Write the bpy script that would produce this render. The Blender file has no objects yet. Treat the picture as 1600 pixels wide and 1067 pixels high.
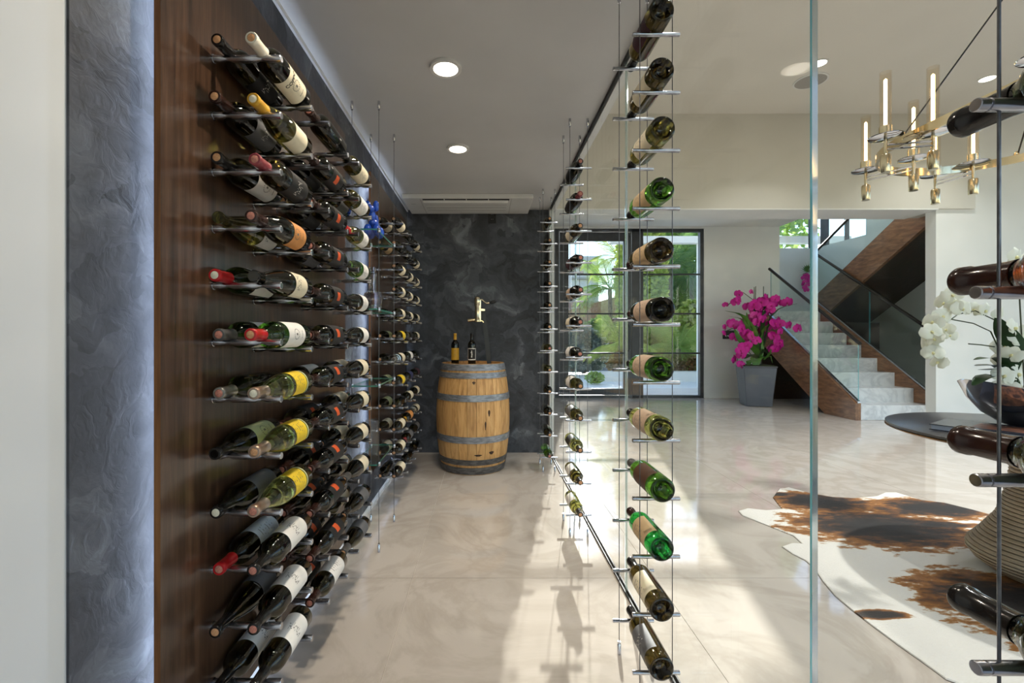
import bpy, bmesh, math, random
from mathutils import Vector, Matrix
random.seed(7)
PI = math.pi
SC = bpy.context.scene
COL = SC.collection

# ------------------------------------------------------------------ camera
CH = 1.244                      # eye height above the floor (m)
F = 710.0                       # focal length in pixels of the 1600 x 1067 frame
VX, VY = 760.0, 525.6           # where lines running straight ahead meet
cam_d = bpy.data.cameras.new('camera')
cam = bpy.data.objects.new('camera', cam_d)
COL.objects.link(cam)
cam.location = (0, 0, CH)
cam.rotation_euler = (PI / 2, 0, 0)
cam_d.sensor_fit = 'HORIZONTAL'
cam_d.sensor_width = 36.0
cam_d.lens = F / 1600.0 * 36.0
cam_d.shift_x = (800.0 - VX) / 1600.0
cam_d.shift_y = -(533.5 - VY) / 1600.0
cam_d.clip_start = 0.02
cam_d.clip_end = 300
SC.camera = cam

# ------------------------------------------------------------------ sky, sun, exposure
SUN_DIR = Vector((-0.215, -1.0, -0.365)).normalized()
world = bpy.data.worlds.new('sky')
SC.world = world
world.use_nodes = True
wn = world.node_tree
wn.nodes.clear()
w_out = wn.nodes.new('ShaderNodeOutputWorld')
w_bg = wn.nodes.new('ShaderNodeBackground')
w_sky = wn.nodes.new('ShaderNodeTexSky')
w_sky.sky_type = 'NISHITA'
w_sky.sun_disc = False
w_sky.sun_elevation = math.radians(42)
w_sky.sun_rotation = math.radians(14)
w_sky.air_density = 1.0
w_sky.dust_density = 0.3
w_bg.inputs['Strength'].default_value = 0.45
wn.links.new(w_sky.outputs[0], w_bg.inputs[0])
wn.links.new(w_bg.outputs[0], w_out.inputs[0])

sun_d = bpy.data.lights.new('sun', 'SUN')
sun_d.energy = 14.0
sun_d.angle = math.radians(0.6)
sun_d.color = (1.0, 0.96, 0.90)
sun = bpy.data.objects.new('sun', sun_d)
COL.objects.link(sun)
sun.location = (6, 24, 12)
sun.rotation_euler = SUN_DIR.to_track_quat('-Z', 'Y').to_euler()

vs = SC.view_settings
vs.view_transform = 'Standard'
vs.look = 'None'
vs.exposure = -0.10
vs.gamma = 1.0
vs.use_curve_mapping = False
SC.cycles.max_bounces = 12
SC.cycles.diffuse_bounces = 5
SC.cycles.glossy_bounces = 6
SC.cycles.transmission_bounces = 10
SC.cycles.transparent_max_bounces = 24
SC.cycles.use_denoising = True
SC.cycles.sample_clamp_indirect = 6.0

# ------------------------------------------------------------------ helpers
def s2l(c):
    return tuple(((v / 255.0) / 12.92 if v / 255.0 <= 0.04045 else ((v / 255.0 + 0.055) / 1.055) ** 2.4) for v in c)

def at(x, y, Y):
    """the point at depth Y that stands at this place of the 1600 x 1067 frame (used to take measures off the photograph)"""
    return Vector(((x - VX) * Y / F, Y, CH + (VY - y) * Y / F))

def fl(x, y):
    """the point of the floor seen at this place"""
    Y = F * CH / (y - VY)
    return ((x - VX) * Y / F, Y)

class MB:
    """collects shapes into one mesh"""
    def __init__(s):
        s.v = []; s.f = []; s.m = []
    def add(s, verts, faces, mi=0):
        o = len(s.v)
        s.v += [tuple(p) for p in verts]
        s.f += [tuple(i + o for i in f) for f in faces]
        s.m += [mi] * len(faces)
        return s
    def box(s, x0, x1, y0, y1, z0, z1, mi=0):
        v = [(x0, y0, z0), (x1, y0, z0), (x1, y1, z0), (x0, y1, z0), (x0, y0, z1), (x1, y0, z1), (x1, y1, z1), (x0, y1, z1)]
        f = [(0, 3, 2, 1), (4, 5, 6, 7), (0, 1, 5, 4), (1, 2, 6, 5), (2, 3, 7, 6), (3, 0, 4, 7)]
        return s.add(v, f, mi)
    def prism(s, poly, axis, lo, hi, mi=0):
        n = len(poly)
        def p(a, b, c):
            return {'x': (c, a, b), 'y': (a, c, b), 'z': (a, b, c)}[axis]
        v = [p(a, b, lo) for a, b in poly] + [p(a, b, hi) for a, b in poly]
        f = [tuple(range(n - 1, -1, -1)), tuple(range(n, 2 * n))]
        f += [(i, (i + 1) % n, n + (i + 1) % n, n + i) for i in range(n)]
        return s.add(v, f, mi)
    def lathe(s, prof, seg=24, axis='z', cx=0.0, cy=0.0, cz=0.0, mi=0, a0=0.0, a1=2 * PI):
        full = abs(a1 - a0 - 2 * PI) < 1e-6
        nseg = seg if full else seg + 1
        v = []; f = []; ring = []
        for r, z in prof:
            if r < 1e-7:
                ring.append([len(v)])
                v.append((0, 0, z))
            else:
                ring.append(list(range(len(v), len(v) + nseg)))
                for k in range(nseg):
                    a = a0 + (a1 - a0) * k / seg
                    v.append((r * math.cos(a), r * math.sin(a), z))
        for i in range(len(prof) - 1):
            A, B = ring[i], ring[i + 1]
            for k in range(seg):
                k2 = (k + 1) % nseg
                if len(A) == 1 and len(B) == 1:
                    continue
                if len(A) == 1:
                    f.append((A[0], B[k2], B[k]))
                elif len(B) == 1:
                    f.append((A[k], A[k2], B[0]))
                else:
                    f.append((A[k], A[k2], B[k2], B[k]))
        if axis == 'x':
            v = [(z, x, y) for x, y, z in v]
        elif axis == 'y':
            v = [(y, z, x) for x, y, z in v]
        v = [(x + cx, y + cy, z + cz) for x, y, z in v]
        return s.add(v, f, mi)
    def tube(s, pts, r, seg=8, mi=0, closed=False, rz=None):
        pts = [Vector(p) for p in pts]
        n = len(pts)
        rs = r if isinstance(r, (list, tuple)) else [r] * n
        v = []; f = []
        up = None
        for i, p in enumerate(pts):
            if closed:
                t = pts[(i + 1) % n] - pts[i - 1]
            else:
                t = pts[min(i + 1, n - 1)] - pts[max(i - 1, 0)]
            t.normalize()
            if up is None:
                up = Vector((0, 0, 1)) if abs(t.z) < 0.9 else Vector((1, 0, 0))
            a = t.cross(up).normalized()
            b = a.cross(t).normalized()
            up = b
            for k in range(seg):
                an = 2 * PI * k / seg + PI / seg
                v.append(p + a * rs[i] * math.cos(an) + b * (rz or rs[i]) * math.sin(an))
        m = n if closed else n - 1
        for i in range(m):
            for k in range(seg):
                k2 = (k + 1) % seg
                j = (i + 1) % n
                f.append((i * seg + k, i * seg + k2, j * seg + k2, j * seg + k))
        if not closed:
            f.append(tuple(range(seg - 1, -1, -1)))
            f.append(tuple((n - 1) * seg + k for k in range(seg)))
        return s.add(v, f, mi)
    def ball(s, c, r, seg=16, rings=10, mi=0, rot=None):
        rx, ry, rzz = r if isinstance(r, (list, tuple)) else (r, r, r)
        prof = [(math.sin(PI * i / rings), -math.cos(PI * i / rings)) for i in range(rings + 1)]
        prof[0] = (0, -1); prof[-1] = (0, 1)
        t = MB().lathe(prof, seg)
        vv = []
        for x, y, z in t.v:
            p = Vector((x * rx, y * ry, z * rzz))
            if rot:
                p = rot @ p
            vv.append(p + Vector(c))
        return s.add(vv, t.f, mi)
    def mesh(s, name, mats, smooth=False, off=None):
        me = bpy.data.meshes.new(name)
        vv = s.v if off is None else [(x - off[0], y - off[1], z - off[2]) for x, y, z in s.v]
        me.from_pydata(vv, [], s.f)
        for m in (mats if isinstance(mats, (list, tuple)) else [mats]):
            me.materials.append(m)
        if isinstance(mats, (list, tuple)) and len(mats) > 1:
            me.polygons.foreach_set('material_index', s.m)
        bm = bmesh.new(); bm.from_mesh(me)
        bmesh.ops.recalc_face_normals(bm, faces=bm.faces)
        bm.to_mesh(me); bm.free()
        if smooth:
            me.polygons.foreach_set('use_smooth', [True] * len(me.polygons))
            try:
                me.set_sharp_from_angle(angle=math.radians(smooth if smooth is not True else 38))
            except Exception:
                pass
        me.update()
        return me
def put(name, me, parent=None, loc=(0, 0, 0), rot=(0, 0, 0), bevel=0.0):
    o = bpy.data.objects.new(name, me)
    COL.objects.link(o)
    o.location = loc
    o.rotation_euler = rot
    if parent is not None:
        o.parent = parent
    if bevel:
        b = o.modifiers.new('bevel', 'BEVEL')
        b.width = bevel; b.segments = 2; b.limit_method = 'ANGLE'
    return o

def tag(o, label, cat, group=None, kind=None):
    o['label'] = label
    o['category'] = cat
    if group: o['group'] = group
    if kind: o['kind'] = kind
    return o

def thing(name, label, cat, loc=(0, 0, 0), group=None, rot=(0, 0, 0), world=True):
    """an Empty at the thing's base; with world=True its parts are written in room coordinates"""
    o = bpy.data.objects.new(name, None)
    COL.objects.link(o)
    o.empty_display_size = 0.05
    o.location = loc
    o.rotation_euler = rot
    tag(o, label, cat, group)
    if world: OFFS[o.name] = loc
    return o

OFFS = {}
def build(mb, name, mats, parent=None, smooth=False, bevel=0.0):
    off = OFFS.get(parent.name) if parent is not None else None
    return put(name, mb.mesh(name, mats, smooth, off), parent, bevel=bevel)

def place(name, me, parent, loc, rot=(0, 0, 0)):
    """shared mesh as a part of parent, loc in room coordinates"""
    off = OFFS.get(parent.name, (0, 0, 0))
    return put(name, me, parent, (loc[0] - off[0], loc[1] - off[1], loc[2] - off[2]), rot)

def struct(name, mb, mats, parent=None, smooth=False, bevel=0.0, label=None, cat=None):
    o = build(mb, name, mats, parent, smooth, bevel)
    if parent is None:
        o['kind'] = 'structure'
        if label: o['label'] = label
        if cat: o['category'] = cat
    return o

# ------------------------------------------------------------------ materials
def new_mat(name):
    m = bpy.data.materials.new(name)
    m.use_nodes = True
    nt = m.node_tree
    b = nt.nodes['Principled BSDF']
    return m, nt, b

def N(nt, t, **kw):
    n = nt.nodes.new(t)
    for k, v in kw.items():
        setattr(n, k, v)
    return n

def pm(name, c1, c2=None, scale=8.0, rough=0.5, metal=0.0, spec=0.5, stretch=(1, 1, 1), trans=0.0, ior=1.45,
       coat=0.0, bump=0.0, detail=4.0, emit=None, estr=0.0, lo=0.35, hi=0.65, rvar=0.0, dist=0.0):
    """principled material whose colour wanders between c1 and c2 with a noise"""
    m, nt, b = new_mat(name)
    c1 = tuple(c1) + (1,)
    c2 = tuple(c2) + (1,) if c2 else tuple(min(1, v * 0.88) for v in c1[:3]) + (1,)
    tc = N(nt, 'ShaderNodeTexCoord')
    mp = N(nt, 'ShaderNodeMapping')
    mp.inputs['Scale'].default_value = stretch
    no = N(nt, 'ShaderNodeTexNoise')
    no.inputs['Scale'].default_value = scale
    no.inputs['Detail'].default_value = detail
    no.inputs['Distortion'].default_value = dist
    rp = N(nt, 'ShaderNodeValToRGB')
    rp.color_ramp.elements[0].position = lo
    rp.color_ramp.elements[0].color = c1
    rp.color_ramp.elements[1].position = hi
    rp.color_ramp.elements[1].color = c2
    nt.links.new(tc.outputs['Object'], mp.inputs[0])
    nt.links.new(mp.outputs[0], no.inputs['Vector'])
    nt.links.new(no.outputs['Fac'], rp.inputs[0])
    nt.links.new(rp.outputs[0], b.inputs['Base Color'])
    b.inputs['Roughness'].default_value = rough
    b.inputs['Metallic'].default_value = metal
    b.inputs['Specular IOR Level'].default_value = spec
    b.inputs['Transmission Weight'].default_value = trans
    b.inputs['IOR'].default_value = ior
    b.inputs['Coat Weight'].default_value = coat
    b.inputs['Coat Roughness'].default_value = 0.05
    if bump:
        bp = N(nt, 'ShaderNodeBump')
        bp.inputs['Strength'].default_value = bump
        bp.inputs['Distance'].default_value = 0.02
        nt.links.new(no.outputs['Fac'], bp.inputs['Height'])
        nt.links.new(bp.outputs[0], b.inputs['Normal'])
    if emit:
        b.inputs['Emission Color'].default_value = tuple(emit) + (1,)
        b.inputs['Emission Strength'].default_value = estr
    return m

def glass_sheet(name, tint, f0=0.03, f1=0.55, rough=0.0):
    """clear sheet glass: lets light straight through and mirrors more at a flat angle"""
    m = bpy.data.materials.new(name)
    m.use_nodes = True
    nt = m.node_tree
    nt.nodes.clear()
    out = N(nt, 'ShaderNodeOutputMaterial')
    mix = N(nt, 'ShaderNodeMixShader')
    tr = N(nt, 'ShaderNodeBsdfTransparent')
    gl = N(nt, 'ShaderNodeBsdfGlossy')
    gl.inputs['Roughness'].default_value = rough
    tr.inputs[0].default_value = tuple(tint) + (1,)
    lw = N(nt, 'ShaderNodeLayerWeight')
    lw.inputs[0].default_value = 0.5
    pw = N(nt, 'ShaderNodeMath', operation='POWER')
    pw.inputs[1].default_value = 5.0
    ma = N(nt, 'ShaderNodeMath', operation='MULTIPLY_ADD')
    ma.inputs[1].default_value = f1
    ma.inputs[2].default_value = f0
    nt.links.new(lw.outputs['Facing'], pw.inputs[0])
    nt.links.new(pw.outputs[0], ma.inputs[0])
    nt.links.new(ma.outputs[0], mix.inputs[0])
    nt.links.new(tr.outputs[0], mix.inputs[1])
    nt.links.new(gl.outputs[0], mix.inputs[2])
    nt.links.new(mix.outputs[0], out.inputs[0])
    return m

def wood(name, dark, mid, light, rough=0.3, grain=(14, 14, 0.7), scale=3.0, coat=0.3, spec=0.5):
    m, nt, b = new_mat(name)
    tc = N(nt, 'ShaderNodeTexCoord')
    mp = N(nt, 'ShaderNodeMapping')
    mp.inputs['Scale'].default_value = grain
    n1 = N(nt, 'ShaderNodeTexNoise')
    n1.inputs['Scale'].default_value = scale
    n1.inputs['Detail'].default_value = 8
    n1.inputs['Roughness'].default_value = 0.62
    n1.inputs['Distortion'].default_value = 0.5
    rp = N(nt, 'ShaderNodeValToRGB')
    e = rp.color_ramp.elements
    e[0].position = 0.28; e[0].color = tuple(dark) + (1,)
    e[1].position = 0.78; e[1].color = tuple(light) + (1,)
    k = e.new(0.5); k.color = tuple(mid) + (1,)
    n2 = N(nt, 'ShaderNodeTexNoise')
    n2.inputs['Scale'].default_value = scale * 12
    n2.inputs['Detail'].default_value = 3
    bp = N(nt, 'ShaderNodeBump')
    bp.inputs['Strength'].default_value = 0.06
    bp.inputs['Distance'].default_value = 0.004
    nt.links.new(tc.outputs['Object'], mp.inputs[0])
    nt.links.new(mp.outputs[0], n1.inputs['Vector'])
    nt.links.new(mp.outputs[0], n2.inputs['Vector'])
    nt.links.new(n1.outputs['Fac'], rp.inputs[0])
    nt.links.new(n2.outputs['Fac'], bp.inputs['Height'])
    nt.links.new(rp.outputs[0], b.inputs['Base Color'])
    nt.links.new(bp.outputs[0], b.inputs['Normal'])
    b.inputs['Roughness'].default_value = rough
    b.inputs['Coat Weight'].default_value = coat
    b.inputs['Coat Roughness'].default_value = 0.12
    b.inputs['Specular IOR Level'].default_value = spec
    return m

def plaster_dark(name):
    """trowelled dark plaster: overlapping strokes of different tone with raised edges"""
    m, nt, b = new_mat(name)
    tc = N(nt, 'ShaderNodeTexCoord')
    n0 = N(nt, 'ShaderNodeTexNoise')
    n0.inputs['Scale'].default_value = 2.2
    n0.inputs['Detail'].default_value = 5
    mx = N(nt, 'ShaderNodeVectorMath', operation='MULTIPLY_ADD')
    mx.inputs[1].default_value = (0.8, 0.8, 0.8)
    n1 = N(nt, 'ShaderNodeTexNoise')
    n1.inputs['Scale'].default_value = 2.0
    n1.inputs['Detail'].default_value = 8
    n1.inputs['Roughness'].default_value = 0.62
    n1.inputs['Distortion'].default_value = 1.2
    vo = N(nt, 'ShaderNodeTexVoronoi')
    vo.inputs['Scale'].default_value = 6.5
    sp = N(nt, 'ShaderNodeSeparateColor')
    mm = N(nt, 'ShaderNodeMath', operation='MULTIPLY_ADD')
    mm.inputs[1].default_value = 0.20
    m2 = N(nt, 'ShaderNodeMath', operation='SUBTRACT')
    m2.inputs[1].default_value = 0.10
    rp = N(nt, 'ShaderNodeValToRGB')
    e = rp.color_ramp.elements
    e[0].position = 0.30; e[0].color = s2l((34, 35, 39)) + (1,)
    e[1].position = 0.82; e[1].color = s2l((138, 142, 148)) + (1,)
    k = e.new(0.48); k.color = s2l((58, 60, 66)) + (1,)
    k = e.new(0.62); k.color = s2l((80, 83, 89)) + (1,)
    n3 = N(nt, 'ShaderNodeTexNoise')
    n3.inputs['Scale'].default_value = 7
    n3.inputs['Detail'].default_value = 7
    n3.inputs['Distortion'].default_value = 2.2
    ad = N(nt, 'ShaderNodeMath', operation='MULTIPLY_ADD')
    ad.inputs[1].default_value = 0.5
    bp = N(nt, 'ShaderNodeBump')
    bp.inputs['Strength'].default_value = 0.30
    bp.inputs['Distance'].default_value = 0.012
    mr = N(nt, 'ShaderNodeMapRange')
    mr.inputs['To Min'].default_value = 0.38
    mr.inputs['To Max'].default_value = 0.72
    L = nt.links.new
    L(tc.outputs['Object'], n0.inputs['Vector'])
    L(n0.outputs['Color'], mx.inputs[0]); L(tc.outputs['Object'], mx.inputs[2])
    L(mx.outputs[0], n1.inputs['Vector']); L(mx.outputs[0], n3.inputs['Vector']); L(mx.outputs[0], vo.inputs['Vector'])
    L(vo.outputs['Color'], sp.inputs[0])
    L(sp.outputs[0], mm.inputs[0]); L(n1.outputs['Fac'], mm.inputs[2]); L(mm.outputs[0], m2.inputs[0])
    L(m2.outputs[0], rp.inputs[0]); L(rp.outputs[0], b.inputs['Base Color'])
    L(sp.outputs[0], ad.inputs[0]); L(n3.outputs['Fac'], ad.inputs[2])
    L(ad.outputs[0], bp.inputs['Height']); L(bp.outputs[0], b.inputs['Normal'])
    L(n3.outputs['Fac'], mr.inputs['Value']); L(mr.outputs[0], b.inputs['Roughness'])
    return m

def stone(name, base, vein, scale, rough, lo=0.42, hi=0.5, spec=0.5, cloud=None):
    m, nt, b = new_mat(name)
    tc = N(nt, 'ShaderNodeTexCoord')
    n0 = N(nt, 'ShaderNodeTexNoise')
    n0.inputs['Scale'].default_value = scale
    n0.inputs['Detail'].default_value = 8
    n0.inputs['Roughness'].default_value = 0.6
    n0.inputs['Distortion'].default_value = 1.8
    ab = N(nt, 'ShaderNodeMath', operation='SUBTRACT')
    ab.inputs[1].default_value = 0.5
    a2 = N(nt, 'ShaderNodeMath', operation='ABSOLUTE')
    rp = N(nt, 'ShaderNodeValToRGB')
    e = rp.color_ramp.elements
    e[0].position = 0.0; e[0].color = tuple(vein) + (1,)
    e[1].position = 0.09; e[1].color = tuple(base) + (1,)
    n2 = N(nt, 'ShaderNodeTexNoise')
    n2.inputs['Scale'].default_value = scale * 0.5
    n2.inputs['Detail'].default_value = 5
    mixc = N(nt, 'ShaderNodeMix', data_type='RGBA')
    mixc.inputs[7].default_value = tuple(cloud or base) + (1,)
    src = N(nt, 'ShaderNodeNewGeometry').outputs['Position']      # room coordinates: no two slabs look alike
    nt.links.new(src, n0.inputs['Vector'])
    nt.links.new(src, n2.inputs['Vector'])
    nt.links.new(n0.outputs['Fac'], ab.inputs[0])
    nt.links.new(ab.outputs[0], a2.inputs[0])
    nt.links.new(a2.outputs[0], rp.inputs[0])
    nt.links.new(rp.outputs[0], mixc.inputs[6])
    nt.links.new(n2.outputs['Fac'], mixc.inputs[0])
    nt.links.new(mixc.outputs[2], b.inputs['Base Color'])
    b.inputs['Roughness'].default_value = rough
    b.inputs['Specular IOR Level'].default_value = spec
    return m

M = {}
M['white'] = pm('white_paint', s2l((232, 232, 228)), s2l((226, 227, 223)), 3, rough=0.55)
M['jamb'] = pm('jamb_paint', s2l((214, 215, 216)), s2l((208, 209, 210)), 2, rough=0.5)
M['ceil'] = pm('ceiling_paint', s2l((206, 205, 204)), s2l((200, 199, 198)), 2, rough=0.55)
M['beigec'] = pm('beige_ceiling_paint', s2l((226, 221, 211)), s2l((221, 216, 206)), 1.5, rough=0.5)
M['beige'] = pm('beige_paint', s2l((208, 204, 193)), s2l((203, 199, 188)), 1.5, rough=0.4, spec=0.4)
M['plaster'] = plaster_dark('dark_polished_plaster')
M['walnut'] = wood('walnut_panel', s2l((36, 24, 17)), s2l((68, 47, 34)), s2l((98, 71, 53)), rough=0.28, coat=0.35)
M['walnut_stair'] = wood('walnut_stair', s2l((88, 58, 38)), s2l((130, 91, 62)), s2l((166, 122, 86)), rough=0.35, grain=(10, 2.2, 10), scale=2.5, coat=0.2)
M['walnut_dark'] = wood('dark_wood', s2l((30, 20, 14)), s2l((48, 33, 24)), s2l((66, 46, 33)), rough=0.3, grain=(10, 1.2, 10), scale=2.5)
M['panel_edge_lit'] = wood('panel_edge_wood_lit', s2l((86, 54, 30)), s2l((128, 84, 48)), s2l((160, 112, 66)), rough=0.35)  # walnut coloured lighter so the panel edges look lit
M['tile'] = stone('polished_porcelain', s2l((197, 189, 180)), s2l((176, 167, 156)), 1.5, 0.055, cloud=s2l((184, 175, 165)))
M['grout'] = pm('grout', s2l((222, 216, 208)), s2l((212, 205, 196)), 20, rough=0.8)
M['marble'] = stone('white_marble', s2l((226, 228, 228)), s2l((176, 180, 184)), 2.2, 0.12, cloud=s2l((208, 211, 213)))
M['steel'] = pm('brushed_steel', s2l((205, 206, 212)), s2l((180, 181, 188)), 40, rough=0.24, metal=1.0)
M['steel_dk'] = pm('dark_steel_cable', s2l((120, 120, 122)), s2l((95, 95, 98)), 60, rough=0.35, metal=1.0)
M['chrome'] = pm('chrome', s2l((225, 225, 228)), s2l((212, 212, 216)), 5, rough=0.06, metal=1.0)
M['brass'] = pm('polished_brass', s2l((226, 208, 174)), s2l((210, 188, 148)), 9, rough=0.1, metal=1.0)
M['gold'] = pm('pale_brass', s2l((226, 214, 186)), s2l((206, 190, 156)), 14, rough=0.2, metal=1.0)
M['black'] = pm('black_satin', (0.012, 0.012, 0.013), (0.018, 0.018, 0.019), 12, rough=0.35)
M['frame'] = pm('door_frame_grey', s2l((62, 63, 66)), s2l((54, 55, 58)), 6, rough=0.4)
M['gasket'] = pm('black_gasket', (0.008, 0.008, 0.009), (0.014, 0.014, 0.014), 30, rough=0.6)
M['pane'] = glass_sheet('partition_glass', (0.965, 0.98, 0.972), 0.013, 0.36)
M['pane_door'] = glass_sheet('door_glass', (0.97, 0.98, 0.98), 0.02, 0.4)
M['pane_rail'] = glass_sheet('railing_glass', (0.92, 0.965, 0.95), 0.03, 0.5)
M['pane_edge'] = pm('glass_edge_teal', s2l((70, 150, 160)), s2l((110, 185, 190)), 4, rough=0.15, stretch=(1, 1, 0.3), trans=0.35)
M['pane_edge2'] = pm('glass_edge_pale', s2l((186, 202, 196)), s2l((204, 216, 210)), 4, rough=0.1, stretch=(1, 1, 0.3), trans=0.75)
M['shelf_glass'] = glass_sheet('shelf_glass', (0.90, 0.96, 0.94), 0.04, 0.55)
M['clear'] = glass_sheet('clear_glass', (0.95, 0.95, 0.94), 0.06, 0.7)
M['led'] = pm('led_strip', (0.7, 0.8, 1.0), (0.7, 0.8, 1.0), 1, emit=(0.62, 0.76, 1.0), estr=30.0)
M['lamp'] = pm('lamp_lens', (1, 0.95, 0.85), (1, 0.95, 0.85), 1, emit=(1.0, 0.90, 0.74), estr=11.0)
M['filament'] = pm('warm_filament', (1, 0.8, 0.5), (1, 0.8, 0.5), 1, emit=(1.0, 0.66, 0.32), estr=11.0)
M['tube_glass'] = glass_sheet('candle_tube_glass', (1.0, 0.97, 0.92), 0.06, 0.6, 0.02)
M['grey'] = pm('grey_speaker_cloth', s2l((168, 164, 158)), s2l((158, 154, 148)), 60, rough=0.8)
M['acwhite'] = pm('white_plastic', s2l((226, 225, 222)), s2l((220, 219, 216)), 5, rough=0.4)

# ------------------------------------------------------------------ room dimensions (m)
XL = -0.85          # cellar wall on the left
XG = 0.675          # glass partition
YB = 4.87           # cellar wall at the back
HC = 2.60           # cellar ceiling
HF = 4.46           # foyer ceiling
YBK = 6.60          # bulkhead and white wall across the foyer
YD = 9.16           # wall with the garden doors

# floor: a grout bed with polished slabs laid on it
floor = struct('floor', MB().box(-0.95, 9.3, -3.1, 10.95, -0.12, -0.004), M['grout'])
tiles = {}
TS = 1.25
x = -0.38 - TS
while x < 9.2:
    y = 2.34 - 5 * TS
    while y < 9.2:
        x0, x1 = max(x, -0.85), min(x + TS, 9.2)
        y0, y1 = max(y, -3.0), min(y + TS, 9.3)
        if x1 - x0 > 0.02 and y1 - y0 > 0.02:
            g = 0.0012
            key = (round(x1 - x0, 3), round(y1 - y0, 3))
            if key not in tiles:
                tiles[key] = MB().box(g, x1 - x0 - g, g, y1 - y0 - g, -0.006, 0.0).mesh('tile', M['tile'])
            put('tile', tiles[key], floor, (x0, y0, 0))
        y += TS
    x += TS

# cellar shell
struct('wall_left', MB().box(XL - 0.12, XL, 0.926, YB + 0.1, 0, HC), M['plaster'])
struct('wall_entry', MB().box(XL - 0.12, XL - 0.006, -3.0, 0.926, 0, HC), M['jamb'])
struct('wall_back', MB().box(XL - 0.12, 0.715, YB, YB + 0.12, 0, HC), M['plaster'])
struct('ceiling', MB().box(XL - 0.12, 0.745, -3.0, YB + 0.12, HC, HC + 0.08), M['ceil'], label='pale grey flat ceiling over the wine cellar', cat='ceiling')
struct('trim_1', MB().box(XL, XL + 0.012, 1.0, YB, HC - 0.022, HC), M['ceil'])
struct('baseboard_left', MB().box(XL, XL + 0.022, 0.93, YB, 0.0, 0.022), M['acwhite'])
# foyer shell
struct('wall_fascia', MB().box(0.70, 0.745, -3.0, YB + 0.12, HC + 0.08, HF), M['white'])
struct('wall_inner', MB().box(0.60, 0.70, YB + 0.12, YD, 0, HF), M['white'])
struct('ceiling_foyer', MB().box(0.60, 9.3, -3.0, YBK + 0.6, HF, HF + 0.1), M['beigec'])
struct('wall_bulkhead', MB().box(0.70, 7.06, YBK - 0.04, YBK + 0.5, 3.09, HF), M['beige'])
struct('trim_2', MB().box(0.70, 6.53, YBK - 0.04, YBK + 0.5, 3.075, 3.09), M['white'])
struct('wall_foyer', MB().box(6.53, 9.3, YBK, YBK + 0.16, 0, HF).box(6.53, 6.58, YBK + 0.1, YBK + 0.5, 3.09, HF), M['white'])
struct('ceiling_lobby', MB().box(0.60, 5.91, YBK + 0.5, YD + 0.1, 3.46, 3.56), M['white'])
struct('wall_far', MB().box(0.60, 1.37, YD, YD + 0.16, 0, 3.56).box(4.39, 5.91, YD, YD + 0.16, 0, 3.56).box(1.37, 4.39, YD, YD + 0.16, 3.42, 3.56), M['white'])
# stairwell shell (tall, with high windows on two sides)
struct('wall_stairwell_left', MB().box(5.79, 5.91, YBK + 0.5, 11.0, 3.56, 6.1).box(5.79, 5.91, YD + 0.16, 11.0, 0, 3.56), M['white'])
struct('wall_stairwell_front', MB().box(5.79, 8.0, YBK + 0.36, YBK + 0.5, 3.40, 6.1), M['white'])
M['wellwall'] = pm('stairwell_paint', s2l((214, 218, 216)), s2l((206, 210, 208)), 2, rough=0.5)
struct('wall_stairwell_right', MB().box(7.85, 8.0, YBK + 0.16, 9.4, 0, 6.1).box(7.85, 8.0, 9.4, 11.0, 0, 3.35).box(7.85, 8.0, 9.4, 11.0, 5.7, 6.1), M['wellwall'])
struct('wall_stairwell_back', MB().box(5.91, 7.85, 10.9, 11.05, 0, 3.36).box(5.91, 7.85, 10.9, 11.05, 5.7, 6.1), M['wellwall'])
struct('ceiling_stairwell', MB().box(5.79, 8.0, YBK + 0.36, 11.05, 6.1, 6.2), M['white'])
def high_window(name, spans, fix):
    w = bpy.data.objects.new(name, None); COL.objects.link(w); w['kind'] = 'structure'
    for a, b in spans:
        if fix == 'y':
            build(MB().box(a, b, 10.95, 11.0, 3.36, 5.7), 'mullion', M['frame'], w)
        else:
            build(MB().box(7.9, 7.96, a, b, 3.35, 5.7), 'mullion', M['frame'], w)
    if fix == 'y':
        build(MB().box(5.91, 7.85, 10.965, 10.975, 3.36, 5.7), 'glass_pane', M['pane_door'], w)
    else:
        build(MB().box(7.93, 7.94, 9.4, 10.95, 3.35, 5.7), 'glass_pane', M['pane_door'], w)
    return w
high_window('window_2', [(5.91, 5.97), (6.9, 6.97), (7.79, 7.85)], 'y')
high_window('window_3', [(9.4, 9.44), (9.96, 10.03), (10.55, 10.75)], 'x')

# walls of the foyer outside the picture, with tall windows for the daylight
def wall_open(name, axis, fixed, lo, hi, top, holes, m):
    """wall along x or y at fixed with holes (a, b, z0, z1)"""
    mb = MB()
    def bx(a, b, z0, z1):
        if b - a < 1e-3 or z1 - z0 < 1e-3: return
        if axis == 'y': mb.box(fixed, fixed + 0.12, a, b, z0, z1)
        else: mb.box(a, b, fixed - 0.12, fixed, z0, z1)
    cur = lo
    for a, b, z0, z1 in holes:
        bx(cur, a, 0, top); bx(a, b, 0, z0); bx(a, b, z1, top); cur = b
    bx(cur, hi, 0, top)
    return struct(name, mb, m)
wall_open('wall_right', 'y', 9.2, -3.0, YBK, HF, [(-2.4, 0.4, 0.1, 4.1), (0.8, 3.2, 0.1, 4.1), (3.6, 6.0, 0.1, 4.1)], M['white'])
wall_open('wall_rear', 'x', -3.0, -0.97, 9.3, HF, [(-0.7, 1.6, 0.05, 2.5), (2.0, 5.0, 0.05, 4.1), (5.4, 8.9, 0.05, 4.1)], M['white'])
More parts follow.
